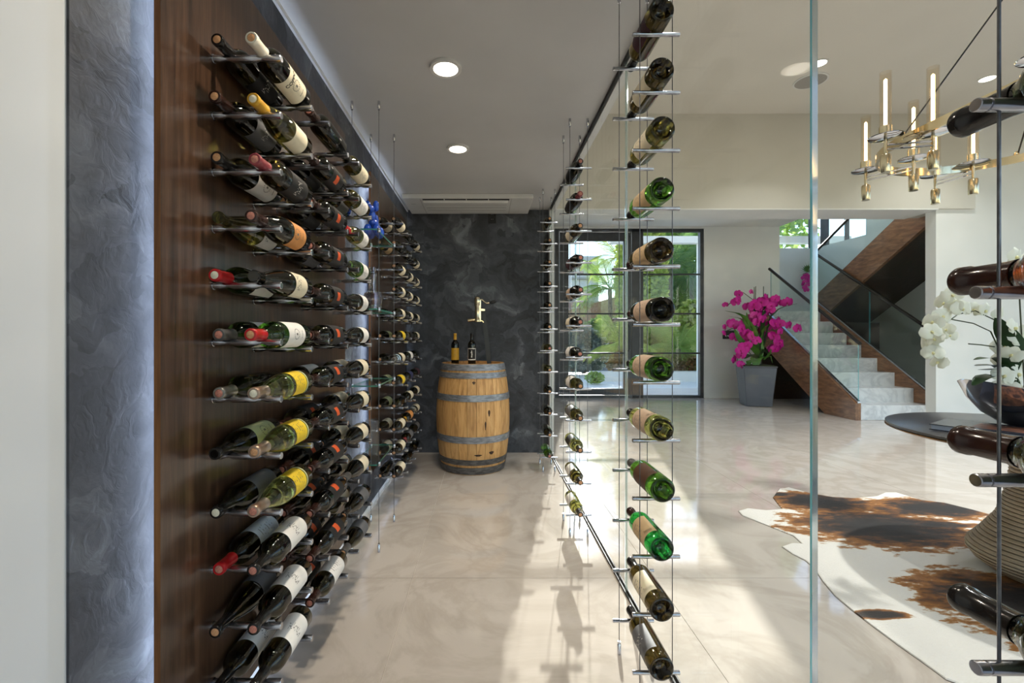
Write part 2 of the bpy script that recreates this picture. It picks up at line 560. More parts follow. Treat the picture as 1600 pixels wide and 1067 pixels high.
for i, (ax, spans) in enumerate((('y', [(-2.4, 0.4), (0.8, 3.2), (3.6, 6.0)]), ('x', [(-0.7, 1.6), (2.0, 5.0), (5.4, 8.9)]))):
    w = bpy.data.objects.new('window_%d' % (4 + i), None); COL.objects.link(w); w['kind'] = 'structure'
    for a, b in spans:
        n = 3
        z1 = 2.5 if (ax == 'x' and a < 0) else 4.1
        for k in range(n + 1):
            p = a + (b - a) * k / n
            if ax == 'y': build(MB().box(9.24, 9.29, p - 0.03, p + 0.03, 0.1, z1), 'mullion', M['frame'], w)
            else: build(MB().box(p - 0.03, p + 0.03, -3.09, -3.04, 0.05, z1), 'mullion', M['frame'], w)

# ------------------------------------------------------------------ glass partition
gp = bpy.data.objects.new('window_1', None); COL.objects.link(gp); gp['kind'] = 'structure'
gp['label'] = 'frameless clear glass partition between the wine cellar and the foyer'
seams = [-0.30, 0.945, 2.21, 3.47, 4.775]
GT = 0.012
for i in range(4):
    a, b = seams[i] + 0.003, seams[i + 1] - 0.003
    mb = MB()
    v = [(XG, a, 0.012), (XG + GT, a, 0.012), (XG + GT, b, 0.012), (XG, b, 0.012), (XG, a, HC - 0.012), (XG + GT, a, HC - 0.012), (XG + GT, b, HC - 0.012), (XG, b, HC - 0.012)]
    mb.add(v, [(3, 0, 4, 7), (1, 2, 6, 5)], 0)
    mb.add(v, [(0, 1, 5, 4)], 1)
    mb.add(v, [(2, 3, 7, 6), (0, 3, 2, 1), (4, 5, 6, 7)], 2)
    build(mb, 'glass_pane', [M['pane'], M['pane_edge'] if i < 2 else M['pane_edge2'], M['pane_edge2']], gp)
build(MB().box(XG - 0.006, XG + 0.018, -0.3, 4.79, 0.0, 0.012), 'floor_gasket', M['gasket'], gp)
build(MB().box(XG + 0.010, XG + 0.052, -0.3, 4.79, HC - 0.030, HC), 'ceiling_channel', M['acwhite'], gp)
build(MB().box(XG - 0.004, XG + 0.0095, -0.3, 4.79, HC - 0.024, HC), 'ceiling_shadow_line', M['gasket'], gp)  # black strip that paints in the shadow line beside the ceiling channel
build(MB().box(XG - 0.010, XG + 0.032, 4.775, YB, 0, HC), 'end_channel', M['acwhite'], gp)

# ------------------------------------------------------------------ garden doors
dr = bpy.data.objects.new('door_1', None); COL.objects.link(dr); dr['kind'] = 'structure'
dr['label'] = 'tall dark grey framed glass garden doors with thin black glazing bars'
Y0, Y1 = YD + 0.02, YD + 0.12
def dbox(name, x0, x1, z0, z1, m='frame', dy=0.0, parent=dr):
    return build(MB().box(x0, x1, Y0 + dy, Y1 - dy, z0, z1), name, M[m], parent)
zt = [at(0, p, YD).z for p in (428, 490, 552)]
dbox('frame_post', 1.37, 1.47, 0, 3.42); dbox('frame_post', 2.94, 3.17, 0, 3.42); dbox('frame_post', 4.32, 4.39, 0, 3.42)
dbox('frame_head', 1.47, 4.32, 3.36, 3.42); dbox('threshold', 1.47, 4.32, 0.0, 0.05)
dbox('door_stile', 1.48, 1.665, 0.06, 3.35, dy=0.015); dbox('door_stile', 2.78, 2.93, 0.06, 3.35, dy=0.015)
dbox('door_rail', 1.665, 2.78, 3.18, 3.35, dy=0.015); dbox('door_rail', 1.665, 2.78, 0.06, 0.19, dy=0.015)
for a, b in ((1.665, 2.78), (3.17, 4.32)):
    for z in zt: dbox('glazing_bar', a, b, z - 0.016, z + 0.016, 'black', 0.03)
    edges = [0.10] + zt[::-1] + [3.34]
    for k in range(4):
        build(MB().box(a, b, YD + 0.066, YD + 0.072, edges[k] + (0.017 if k else 0), edges[k + 1] - 0.017), 'glass_pane', M['pane_door'], dr)
build(MB().tube([(2.86, YD + 0.0, 0.95), (2.86, YD - 0.06, 0.98), (2.86, YD - 0.06, 1.45), (2.86, YD, 1.48)], 0.014, 8), 'handle', M['black'], dr, True)

# ------------------------------------------------------------------ things on ceilings and walls
def downlight(x, y, z, r, label, energy, size, group, warm=(1.0, 0.88, 0.72), spread=124):
    t = thing('downlight', label, 'downlight', (x, y, z - 0.012), group, world=False)
    put('trim_ring', MB().lathe([(r, 0.0), (r + 0.018, 0.0), (r + 0.018, 0.012), (r, 0.012), (r, 0.0)], 28).mesh('trim_ring', M['acwhite'], True), t)
    put('lens', MB().lathe([(0, 0.004), (r, 0.004), (r, 0.011), (0, 0.011)], 28).mesh('lens', M['lamp'], True), t)
    ld = bpy.data.lights.new('downlight_lamp', 'AREA')
    ld.shape = 'DISK'; ld.size = size; ld.energy = energy; ld.color = warm
    ld.spread = math.radians(spread)
    lo = bpy.data.objects.new('downlight_lamp', ld); COL.objects.link(lo)
    lo.location = (0, 0, -0.004); lo.parent = t
    return t
CELLAR_W, FOYER_W = 7.0, 56.0
downlight(-0.205, 1.31, HC, 0.062, 'round recessed downlight nearest the entry of the wine cellar', CELLAR_W * 1.5, 0.07, 'cellar downlights')
downlight(-0.205, 2.29, HC, 0.062, 'large bright round downlight in the middle of the grey cellar ceiling', CELLAR_W, 0.12, 'cellar downlights')
downlight(-0.205, 3.27, HC, 0.062, 'smaller looking round downlight in the cellar ceiling towards the air conditioner', CELLAR_W, 0.12, 'cellar downlights')
for x, y, lab in ((3.91, 5.34, 'recessed foyer downlight beside the glass seam and the grey ceiling speaker'), (6.24, 5.66, 'recessed foyer downlight above the right end of the chandelier'),
                  (3.9, 2.9, 'added unseen foyer downlight over the round table'), (6.2, 2.9, 'added unseen foyer downlight right of the round table'),
                  (1.9, 4.2, 'added unseen foyer downlight beside the wine cellar glass'), (1.9, 1.4, 'added unseen foyer downlight near the cellar entry')):  # the last four hang out of view, added to brighten the foyer
    downlight(x, y, HF, 0.075, lab, FOYER_W * (0.35 if y > 5 else 0.3 if x < 2 else 1.3), 0.14, 'foyer downlights', (1.0, 0.985, 0.96), 105)
t = thing('ceiling_speaker', 'round grey speaker grille flush in the beige foyer ceiling', 'speaker', (4.08, 5.72, HF - 0.008))
build(MB().lathe([(0, 0), (0.17, 0), (0.17, 0.008), (0, 0.008)], 32, cx=4.08, cy=5.72, cz=HF - 0.008), 'grille', M['grey'], t, True)
build(MB().lathe([(0.17, -0.002), (0.19, 0.0), (0.19, 0.008), (0.17, 0.008), (0.17, -0.002)], 32, cx=4.08, cy=5.72, cz=HF - 0.008), 'rim', M['acwhite'], t, True)

ac = thing('air_conditioner', 'flat white ceiling cassette air conditioner above the dark back wall', 'air conditioner', (-0.17, 4.55, HC - 0.03))
build(MB().box(-0.80, 0.445, 4.31, 4.865, HC - 0.045, HC - 0.001), 'panel', M['acwhite'], ac, bevel=0.006)
build(MB().box(-0.62, 0.22, 4.33, 4.38, HC - 0.0455, HC - 0.03), 'air_slot', M['gasket'], ac)
for k in range(4): build(MB().box(-0.62 + 0.212 * k, -0.612 + 0.212 * k, 4.33, 4.38, HC - 0.048, HC - 0.03), 'slot_rib', M['acwhite'], ac)
build(MB().prism([(4.375, HC - 0.045), (4.39, HC - 0.066), (4.80, HC - 0.054), (4.80, HC - 0.045)], 'x', -0.61, 0.21), 'grille_flap', M['acwhite'], ac)
for k in range(3): build(MB().box(-0.60, 0.20, 4.46 + 0.11 * k, 4.463 + 0.11 * k, HC - 0.0655 + 0.003 * k, HC - 0.05), 'grille_line', M['grey'], ac)
build(MB().box(-0.636, -0.633, 4.33, 4.86, HC - 0.0465, HC - 0.03), 'seam_line', M['grey'], ac)
build(MB().box(0.236, 0.239, 4.33, 4.86, HC - 0.0465, HC - 0.03), 'seam_line', M['grey'], ac)
build(MB().box(-0.745, -0.70, 4.50, 4.506, HC - 0.0462, HC - 0.03), 'badge', M['grey'], ac)

ol = thing('wall_outlet', 'black double power outlet high on the dark back wall', 'outlet', (0.062, YB, 2.47))
build(MB().box(0.02, 0.104, YB - 0.008, YB, 2.455, 2.585), 'cover_plate', M['black'], ol, bevel=0.003)
for z in (2.495, 2.545):
    build(MB().box(0.040, 0.084, YB - 0.011, YB - 0.006, z - 0.017, z + 0.017), 'socket', M['gasket'], ol)
    for dx in (-0.008, 0.008): build(MB().box(0.062 + dx - 0.0015, 0.062 + dx + 0.0015, YB - 0.0115, YB - 0.010, z - 0.004, z + 0.006), 'slot', M['steel'], ol)

# ------------------------------------------------------------------ wine bottles
def gcol(name, c, rough=0.03):
    return pm(name, c, tuple(v * 0.9 for v in c), 6, rough=rough, trans=1.0, ior=1.48)
GL = {
    'dark': gcol('glass_dark', (0.030, 0.026, 0.009)),
    'brown': gcol('glass_brown', (0.085, 0.060, 0.014)),
    'olive': gcol('glass_olive', (0.20, 0.175, 0.035)),
    'green': gcol('glass_green', (0.12, 0.34, 0.03)),
    'emerald': gcol('glass_emerald', (0.03, 0.46, 0.07)),
    'lime': gcol('glass_yellow_green', (0.46, 0.48, 0.12)),
    'clear': gcol('glass_clear', (0.66, 0.66, 0.60)),
    'forest': gcol('glass_forest', (0.035, 0.075, 0.015)),
    'amber': gcol('glass_amber', (0.16, 0.035, 0.01)),
}
GN = {'dark': 'black glass', 'brown': 'dark brown', 'olive': 'olive', 'green': 'bright green', 'emerald': 'emerald green', 'lime': 'yellow-green', 'clear': 'clear glass', 'forest': 'dark green', 'amber': 'reddish brown'}
def paper(name, c, c2=None):
    c = s2l(c)
    return pm('label_' + name, c, s2l(c2) if c2 else tuple(v * 0.93 for v in c), 30, rough=0.6)
LB = {'white': paper('white', (232, 228, 222)), 'cream': paper('cream', (226, 214, 186)), 'tan': paper('tan', (196, 168, 128)), 'orange': paper('orange', (206, 140, 78)),
      'yellow': paper('yellow', (232, 200, 44), (222, 186, 36)), 'black': paper('black', (28, 27, 27)), 'grey': paper('grey', (96, 96, 98)), 'palegrey': paper('palegrey', (190, 198, 206)),
      'palegreen': paper('palegreen', (190, 196, 150)), 'pink': paper('pink', (192, 166, 142)), 'brown': paper('brown', (84, 56, 40)), 'plum': paper('plum', (70, 40, 48)), 'blue': paper('blue', (44, 48, 84)), 'gold': paper('gold', (196, 150, 40))}
LN = {'palegrey': 'pale grey', 'palegreen': 'pale green', 'gold': 'gold', 'grey': 'dark grey'}
ORANGE = pm('orange_print', s2l((214, 92, 40)), s2l((200, 80, 34)), 12, rough=0.55)
INK = pm('black_ink', (0.012, 0.012, 0.012), (0.02, 0.02, 0.02), 20, rough=0.6)
INKG = pm('grey_ink', s2l((110, 108, 104)), s2l((96, 94, 90)), 20, rough=0.6)
INKW = pm('white_ink', s2l((225, 222, 214)), s2l((210, 206, 198)), 20, rough=0.6)
CP = {'dark': pm('capsule_black', (0.012, 0.010, 0.009), (0.018, 0.016, 0.014), 20, rough=0.16), 'white': pm('capsule_white', s2l((226, 218, 200)), None, 20, rough=0.4),
      'red': pm('capsule_red', s2l((186, 28, 32)), s2l((164, 22, 28)), 20, rough=0.3), 'wine': pm('capsule_wine', s2l((118, 44, 52)), s2l((150, 64, 70)), 20, rough=0.35),
      'silver': pm('capsule_silver', s2l((176, 172, 164)), s2l((150, 146, 138)), 30, rough=0.3, metal=0.8), 'yellow': pm('capsule_yellow', s2l((206, 158, 44)), s2l((180, 132, 34)), 20, rough=0.35),
      'brown': pm('capsule_brown', s2l((54, 32, 26)), s2l((42, 25, 20)), 20, rough=0.18), 'copper': pm('capsule_copper', s2l((170, 122, 92)), s2l((176, 168, 156)), 14, rough=0.3, metal=0.7), 'grey': pm('capsule_grey', s2l((84, 82, 80)), None, 20, rough=0.35)}
CN = {'wine': 'wine red'}
CK = {'tan': pm('cork_tan', s2l((206, 156, 112)), s2l((184, 132, 92)), 300, rough=0.8), 'pink': pm('cork_stained', s2l((196, 132, 112)), s2l((170, 104, 90)), 300, rough=0.8), 'cream': pm('cork_cream', s2l((228, 220, 196)), None, 200, rough=0.7)}

NECK = [(0.0142, 0.247), (0.0138, 0.285), (0.0153, 0.287), (0.0153, 0.296), (0.0140, 0.298), (0.0100, 0.298), (0, 0.2975)]
PUNT = [(0, 0.026), (0.011, 0.024), (0.020, 0.013), (0.027, 0.003), (0.031, 0.0)]
PROF = {
    'bordeaux': PUNT + [(0.0355, 0.0015), (0.0375, 0.006), (0.0375, 0.100), (0.0375, 0.186), (0.0366, 0.197), (0.0335, 0.208), (0.0265, 0.219), (0.0195, 0.227), (0.0158, 0.235)] + NECK,
    'burgundy': PUNT + [(0.0360, 0.0015), (0.0385, 0.006), (0.0385, 0.080), (0.0384, 0.132), (0.0374, 0.150), (0.0340, 0.172), (0.0280, 0.197), (0.0212, 0.222), (0.0164, 0.238)] + NECK,
}
_mc = {}
def cached(key, fn):
    if key not in _mc: _mc[key] = fn()
    return _mc[key]
def glass_mesh(prof, g, hi):
    return cached(('g', prof, g, hi), lambda: MB().lathe(PROF[prof], 32 if hi else 20).mesh('glass_body', GL[g], 50))
def rad(prof): return 0.0375 if prof == 'bordeaux' else 0.0385
def patch(r, z0, z1, a0, a1, seg, m, name):
    """paper glued round the bottle from angle a0 to a1, with a paper's thickness"""
    return MB().lathe([(r, z0), (r + 0.0003, z0), (r + 0.0003, z1), (r, z1), (r, z0)], seg, a0=a0, a1=a1).mesh(name, m, 50)
def label_mesh(prof, lb, z0, z1, span):
    return cached(('l', prof, lb, z0, z1, span), lambda: patch(rad(prof) + 0.0003, z0, z1, -span, span, 18, LB[lb], 'label'))
def emblem_mesh(prof, kind):
    r = rad(prof) + 0.0008
    def make():
        if kind == 'square': return patch(r, 0.092, 0.122, -0.42, 0.42, 6, ORANGE, 'label_emblem')
        mb = MB()
        rnd = random.Random(hash(kind) % 1000)
        def bar(z, a, dz, da):
            t = MB().lathe([(r, z), (r + 0.0002, z), (r + 0.0002, z + dz), (r, z + dz), (r, z)], 2, a0=a, a1=a + da)
            mb.add(t.v, t.f)
        if kind == 'lines':          # rows of print too small to read
            for i in range(6):
                bar(0.072 + i * 0.0125, -0.5 + 0.1 * (i % 3), 0.0022, 0.9 - 0.16 * (i % 3))
        elif kind in ('script', 'scriptw'):       # a few flourishes of handwriting
            for i in range(9):
                a = -0.55 + 0.13 * i
                bar(0.098 + 0.012 * math.sin(i * 1.9), a, 0.012 + 0.006 * math.cos(i * 2.3), 0.022)
                bar(0.104 + 0.010 * math.sin(i * 1.3), a, 0.0022, 0.11)
        elif kind == 'crest':
            t = MB()
            for k in range(16):
                a = 2 * PI * k / 16
                bar(0.104 + 0.016 * math.cos(a), 0.40 * math.sin(a) - 0.03, 0.004, 0.06)
            bar(0.100, -0.08, 0.010, 0.16); bar(0.066, -0.3, 0.002, 0.6)
        m = {'scriptw': INKW, 'crest': INKG}.get(kind, INK)
        if kind == 'lines': m = INKG
        return mb.mesh('label_print', m)
    return cached(('e', prof, kind), make)
def capsule_mesh(c, long):
    z0 = 0.238 if long else 0.258
    def make():
        pr = [(0.0162 if long else 0.0149, z0), (0.0150, z0 + 0.010), (0.0146, 0.285), (0.0160, 0.2868), (0.0160, 0.2962), (0.0146, 0.2986), (0.0104, 0.2990), (0.0104, 0.296), (0.0135, 0.294), (0.0135, z0), (0.0162 if long else 0.0149, z0)]
        return MB().lathe(pr, 24).mesh('capsule', CP[c], 50)
    return cached(('c', c, long), make)
def cork_mesh(c):
    return cached(('k', c), lambda: MB().lathe([(0, 0.262), (0.0098, 0.262), (0.0100, 0.2984), (0.0090, 0.2992), (0, 0.2992)], 18).mesh('cork', CK[c], 40))
def text_mesh(body, size, prof, zc, m):
    """lettering bent round the bottle, read with the neck up"""
    cu = bpy.data.curves.new('lettering', 'FONT')
    cu.body = body; cu.size = size; cu.align_x = 'CENTER'; cu.align_y = 'CENTER'; cu.extrude = 0.0001; cu.offset = size * 0.02
    o = bpy.data.objects.new('lettering', cu); COL.objects.link(o)
    me = bpy.data.meshes.new_from_object(o.evaluated_get(bpy.context.evaluated_depsgraph_get()))
    bpy.data.objects.remove(o)
    r = rad(prof) + 0.0009
    for v in me.vertices:
        a = v.co.x / r; q = r + v.co.z
        v.co = (q * math.cos(a), q * math.sin(a), zc + v.co.y)
    me.materials.clear(); me.materials.append(m)
    return me

def bottle(loc, neck, roll, st, text, group, scale=1.1, hi=True):
    """st: (glass, label paper or None, capsule or None, cork or None, profile, print)"""
    g, lb, cap, ck, prof, pr = (list(st) + [None] * 6)[:6]
    prof = prof or 'bordeaux'
    t = thing('wine_bottle', text, 'bottle', loc, group, world=False)
    t.rotation_mode = 'ZYX'
    t.rotation_euler = ({'cam': PI / 2, 'away': -PI / 2, 'up': 0.0}[neck], 0, roll)
    t.scale = (scale,) * 3
    put('glass_body', glass_mesh(prof, g, hi), t)
    z1 = 0.158 if prof == 'bordeaux' else 0.128
    z0, sp = 0.045, 1.35
    if lb == 'yellow':
        lo = put('label', label_mesh(prof, lb, 0.052, z1, 1.25), t)
        put('label_stripe', cached(('ys', prof), lambda: patch(rad(prof) + 0.0003, 0.040, 0.047, -1.25, 1.25, 18, LB['palegreen'], 'label_stripe')), t)
    elif lb:
        lo = put('label', label_mesh(prof, lb, z0, z1, sp), t)
    if lb and pr and pr != 'COPPO':
        put('label_print' if pr != 'square' else 'label_emblem', emblem_mesh(prof, pr), lo)
    if pr == 'COPPO':
        put('label_lettering', text_mesh('COPPO', 0.0175, prof, 0.132, INK), lo)
        put('label_crest', emblem_mesh(prof, 'crest'), lo)
    if cap: put('capsule', capsule_mesh(cap, True), t)
    if ck: put('cork', cork_mesh(ck), t)
    return t

def looks(st):
    g, lb, cap = st[0], st[1], st[2] if len(st) > 2 else None
    s = GN[g] + ' bottle'
    if len(st) > 5 and st[5] == 'square': return s + ' with orange square label'
    if lb: return s + ' with ' + LN.get(lb, lb) + ' label'
    if cap: return s + ' with ' + CN.get(cap, cap) + ' capsule'
    return s + ' without label'

# ------------------------------------------------------------------ walnut peg racks on the left wall
XF = -0.792                        # face of the walnut panels
Z_TOP, PITCH = 2.048, 0.1642       # height of the top row of neck pegs, row pitch
PEG_L = 0.199
XI, XO = -0.749, -0.650            # where the inner and the outer bottle lie
def peg_mesh():
    def make():
        R, n = 0.0105, 0.0062
        p = [(0.0, -0.004), (0.0125, -0.004), (0.0125, 0.003), (R, 0.0035)]
        for c in (XI - XF, XO - XF):
            p += [(R, c - 0.017), (n, c - 0.005), (n, c + 0.005), (R, c + 0.017)]
        p += [(R, PEG_L - 0.0015), (R - 0.0015, PEG_L), (0, PEG_L)]
        return MB().lathe(p, 16, axis='x').mesh('peg', M['steel'], 40)
    return cached('peg', make)

def wall_rack(label, y0, y1, cols, dbody, zb, zt_):
    t = thing('wall_wine_rack', label, 'wine rack', (XF, (y0 + y1) / 2, zb), 'walnut wall wine racks')
    build(_panel(y0, y1, zb, zt_), 'back_panel', [M['walnut'], M['panel_edge_lit']], t)
    for k, (ya, yb, za, zc) in enumerate(((y0 + 0.072, y0 + 0.086, zb + 0.03, zt_ - 0.03), (y1 - 0.086, y1 - 0.072, zb + 0.03, zt_ - 0.03), (y0 + 0.10, y1 - 0.10, zt_ - 0.042, zt_ - 0.03), (y0 + 0.10, y1 - 0.10, zb + 0.03, zb + 0.042))):
        build(MB().box(XF - 0.0225, XF - 0.0165, ya, yb, za, zc), 'led_strip', M['led'], t)
    for yy in (y0 + 0.2, y1 - 0.2):
        for zz in (zb + 0.15, zt_ - 0.15):
            build(MB().box(XL, XF - 0.016, yy - 0.02, yy + 0.02, zz - 0.02, zz + 0.02), 'standoff', M['black'], t)
    pm_ = peg_mesh()
    for yc in cols:
        for r in range(12):
            z = Z_TOP - r * PITCH
            place('peg', pm_, t, (XF, yc, z))
            place('peg', pm_, t, (XF, yc + dbody, z - 0.026))
    return t
def _panel(y0, y1, z0, z1):
    t = MB().box(XF - 0.016, XF, y0, y1, z0, z1)
    t.m = [1, 1, 1, 0, 1, 1]
    return t
def rack_bottle(yc, r, deep, st, text, group, scale, jit=0.0, roll=None, hi=True):
    X = XO if deep == 'outer' else XI
    z = Z_TOP - r * PITCH + 0.0062 + 0.0142 * scale
    ybase = yc - 0.055 + 0.298 * scale + jit
    if roll is None: roll = 0.75 * math.atan2(CH - z, -X) + math.radians(12 + 8 * math.sin(r * 2.1 + yc * 5))
    return bottle((X, ybase, z), 'cam', roll, st, text, group, scale, hi)

C1 = [1.317, 1.719, 2.117]
wall_rack('near walnut panel with steel pegs on the left cellar wall', 1.104, 2.55, C1, 0.232, 0.10, 2.377)
C2 = [3.243, 3.61, 3.98]
wall_rack('far walnut panel with steel pegs towards the back wall', 3.12, 4.45, C2, 0.205, 0.30, 2.377)

D = 'dark'
first_out = [(D, 'cream', 'white', 'tan', None, 'COPPO'), ('olive', 'cream', 'yellow', 'cream', 'burgundy'), ('brown', 'black', 'wine', 'pink', None, 'scriptw'), (D, 'orange', 'brown', 'pink', 'burgundy', 'crest'),
             (D, 'cream', None, None, 'burgundy', 'script'), ('green', 'white', 'red', 'tan', None, 'crest'), ('lime', 'yellow', 'copper', 'cream', 'burgundy', 'lines'), ('lime', 'yellow', 'copper', 'tan', 'burgundy', 'lines'),
             ('lime', 'yellow', 'copper', 'pink', 'burgundy', 'lines'), (D, 'white', 'dark', 'pink', None, 'script'), (D, 'white', 'dark', 'pink', None, 'script'), (D, 'white', 'dark', 'pink', None, 'script')]
first_in = [(D, 'black', 'dark', 'tan', None, 'scriptw'), (D, 'grey', 'brown', 'tan', None, 'scriptw'), (D, 'white', 'dark', 'tan', None, 'crest'), ('olive', 'white', None, None, 'burgundy', 'script'),
            ('forest', 'white', 'red', 'cream', None, 'lines'), ('forest', 'white', 'grey', 'pink', None, 'crest'), (D, None, 'silver', 'pink', None), (D, 'palegreen', 'dark', None, None, 'crest'),
            (D, 'grey', 'dark', 'cream', None, 'lines'), (D, 'palegrey', 'red', 'pink', None, 'lines'), (D, 'grey', 'dark', 'tan', 'burgundy', 'lines'), (D, 'white', 'dark', 'pink', None, 'script')]
sq = (D, 'black', 'brown', 'pink', None, 'square')
mid_out = [(D, None, 'brown', 'pink', None)] + [sq] * 10 + [(D, 'white', 'brown', 'pink', None, 'lines')]
mid_in = {1: (D, 'black', 'dark', 'tan', None), 2: (D, 'black', 'dark', 'tan', None), 3: (D, 'grey', 'grey', None, None), 4: (D, None, 'grey', None, None), 5: (D, None, 'dark', 'pink', None), 6: (D, 'white', 'grey', 'pink', None), 7: sq, 8: sq, 9: sq, 10: sq, 11: sq}
far_out = [('olive', 'cream', 'dark', 'tan', None, 'lines'), ('olive', 'white', 'dark', 'tan', None, 'lines'), ('lime', 'white', 'red', 'tan', 'burgundy', 'lines'), ('green', 'white', 'dark', 'cream', 'burgundy', 'lines'),
           (D, 'white', 'dark', 'tan', 'burgundy', 'lines'), (D, 'white', 'dark', 'tan', 'burgundy'), (D, 'cream', 'dark', 'tan', 'burgundy'), (D, 'cream', 'dark', 'tan', 'burgundy'), (D, 'cream', 'dark', 'tan', 'burgundy'), (D, 'cream', 'grey', 'tan', 'burgundy'), (D, 'grey', 'dark', 'tan', 'burgundy'), (D, 'grey', 'grey', 'tan', 'burgundy')]
far_in = {1: (D, 'grey', 'dark', 'tan', None), 7: (D, 'cream', 'dark', 'tan', None), 8: (D, 'cream', 'dark', 'tan', None), 9: (D, 'cream', 'dark', 'tan', None), 10: (D, 'cream', 'dark', 'tan', None), 6: (D, 'cream', 'dark', 'tan', None)}
G1, G2 = 'bottles lying on the near walnut rack', 'bottles lying on the far walnut rack'
def rowname(r): return ('top row', 'second row', 'third row', 'fourth row', 'fifth row', 'sixth row', 'seventh row', 'eighth row', 'ninth row', 'tenth row', 'eleventh row', 'bottom row')[r]
rj = random.Random(3)
S1 = 1.10
for r in range(12):
    for deep, st in (('outer', first_out[r]), ('inner', first_in[r])):
        rack_bottle(C1[0], r, deep, st, '%s, near rack front column, %s, %s' % (looks(st), rowname(r), 'outermost' if deep == 'outer' else 'against panel'), G1, S1, rj.uniform(-0.012, 0.012))
    rack_bottle(C1[1], r, 'outer', mid_out[r], '%s, near rack middle column, %s, outermost' % (looks(mid_out[r]), rowname(r)), G1, S1, rj.uniform(-0.008, 0.008))
    if r in mid_in: rack_bottle(C1[1], r, 'inner', mid_in[r], '%s, near rack middle column, %s, against panel' % (looks(mid_in[r]), rowname(r)), G1, S1, rj.uniform(-0.01, 0.01))
    rack_bottle(C1[2], r, 'outer', far_out[r], '%s, near rack last column, %s, outermost' % (looks(far_out[r]), rowname(r)), G1, S1, rj.uniform(-0.008, 0.008))
    if r in far_in: rack_bottle(C1[2], r, 'inner', far_in[r], '%s, near rack last column, %s, against panel' % (looks(far_in[r]), rowname(r)), G1, S1, rj.uniform(-0.01, 0.01))
cr, no = (D, 'cream', 'dark', 'tan', None), (D, None, 'dark', 'tan', None)
pA = [cr, no, cr, cr, cr, (D, 'yellow', 'dark', 'tan', None), ('clear', 'cream', 'silver', None, None), (D, 'yellow', 'dark', 'tan', None), no, cr, cr, cr]
pB = [no, no, cr, cr, cr, (D, 'black', 'dark', 'tan', None), (D, 'white', 'dark', 'tan', None), (D, 'blue', 'dark', 'tan', None), cr, (D, 'orange', 'yellow', 'tan', None), (D, 'grey', 'wine', None, None), no]
pC = [cr, cr, cr, cr, cr, cr, no, (D, 'plum', 'dark', 'tan', None), cr, ('clear', 'cream', 'silver', None, None), (D, 'grey', 'dark', None, None), no]
pI = {0: (D, 'cream', 'dark', 'tan', None), 1: ('olive', 'tan', 'dark', 'tan', None), 4: no, 5: (D, 'palegreen', 'dark', 'tan', None), 6: no, 7: (D, 'palegreen', 'dark', 'tan', None), 8: (D, 'palegreen', 'dark', 'tan', None), 9: cr, 10: (D, 'cream', 'dark', 'tan', None), 11: no}
for r in range(12):
    for nm, yc, st in (('front column', C2[0], pA[r]), ('middle column', C2[1], pB[r]), ('last column', C2[2], pC[r])):
        rack_bottle(yc, r, 'outer', st, '%s, far rack %s, %s, outermost' % (looks(st), nm, rowname(r)), G2, 1.0, rj.uniform(-0.008, 0.008), hi=False)
    if r in pI: rack_bottle(C2[0], r, 'inner', pI[r], '%s, far rack front column, %s, against panel' % (looks(pI[r]), rowname(r)), G2, 1.0, rj.uniform(-0.01, 0.01), hi=False)

# ------------------------------------------------------------------ cable racks along the glass
def anchor_mesh():
    return cached('anchor', lambda: MB().lathe([(0, 0), (0.0075, 0), (0.0075, 0.038), (0.006, 0.040), (0.006, 0.050), (0, 0.050)], 14).mesh('anchor', M['steel'], 40))
def rod_mesh():
    def make():
        p = [(0, 0), (0.0062, 0), (0.007, 0.0008), (0.007, 0.0105), (0.0055, 0.011), (0.0055, 0.0125), (0.007, 0.013), (0.007, 0.159), (0.0062, 0.160), (0, 0.160)]
        return MB().lathe(p, 14, axis='x').mesh('peg', M['steel'], 40)
    return cached('rod', make)
def cable_mesh():
    return cached('cable', lambda: MB().lathe([(0, 0), (0.0016, 0), (0.0016, HC), (0, HC)], 8).mesh('cable', M['steel_dk'], 60))
def cable_rack(label, x, yf, yr, neck_front, ax_top, pitch, n, skip=()):
    t = thing('cable_wine_rack', label, 'wine rack', (x, (yf + yr) / 2, 0), 'floor to ceiling cable wine racks')
    for yy in (yf, yr):
        for dx in (-0.055, 0.055):
            place('cable', cable_mesh(), t, (x + dx, yy, 0))
            place('floor_anchor', anchor_mesh(), t, (x + dx, yy, 0))
            place('ceiling_anchor', anchor_mesh(), t, (x + dx, yy, HC), (PI, 0, 0))
    for k in range(n):
        if k in skip: continue
        za = ax_top - k * pitch
        zn, zb = za - 0.007 - 0.0142 * S1, za - 0.007 - 0.0376 * S1
        place('peg', rod_mesh(), t, (x - 0.08, yf, zn if neck_front else zb))
        place('peg', rod_mesh(), t, (x - 0.08, yr, zb if neck_front else zn))
    return t
XC = 0.575
AX, CPT = 2.315, 0.1965
near_st = [('brown', 'plum', 'dark', 'tan', None), ('brown', 'cream', 'dark', 'tan', None), ('olive', 'cream', 'dark', 'tan', None, 'lines'), ('green', 'tan', 'dark', 'tan', None, 'lines'), ('brown', 'tan', 'brown', None, None, 'lines'), (D, 'pink', 'brown', None, None, 'lines'),
           ('green', 'pink', 'dark', None, None, 'lines'), ('lime', 'pink', 'dark', 'tan', None, 'lines'), ('green', 'brown', 'grey', None, None), ('emerald', 'tan', 'brown', None, None, 'lines'), ('brown', 'cream', 'dark', None, None, 'lines'), ('brown', 'grey', 'dark', None, None, 'scriptw')]
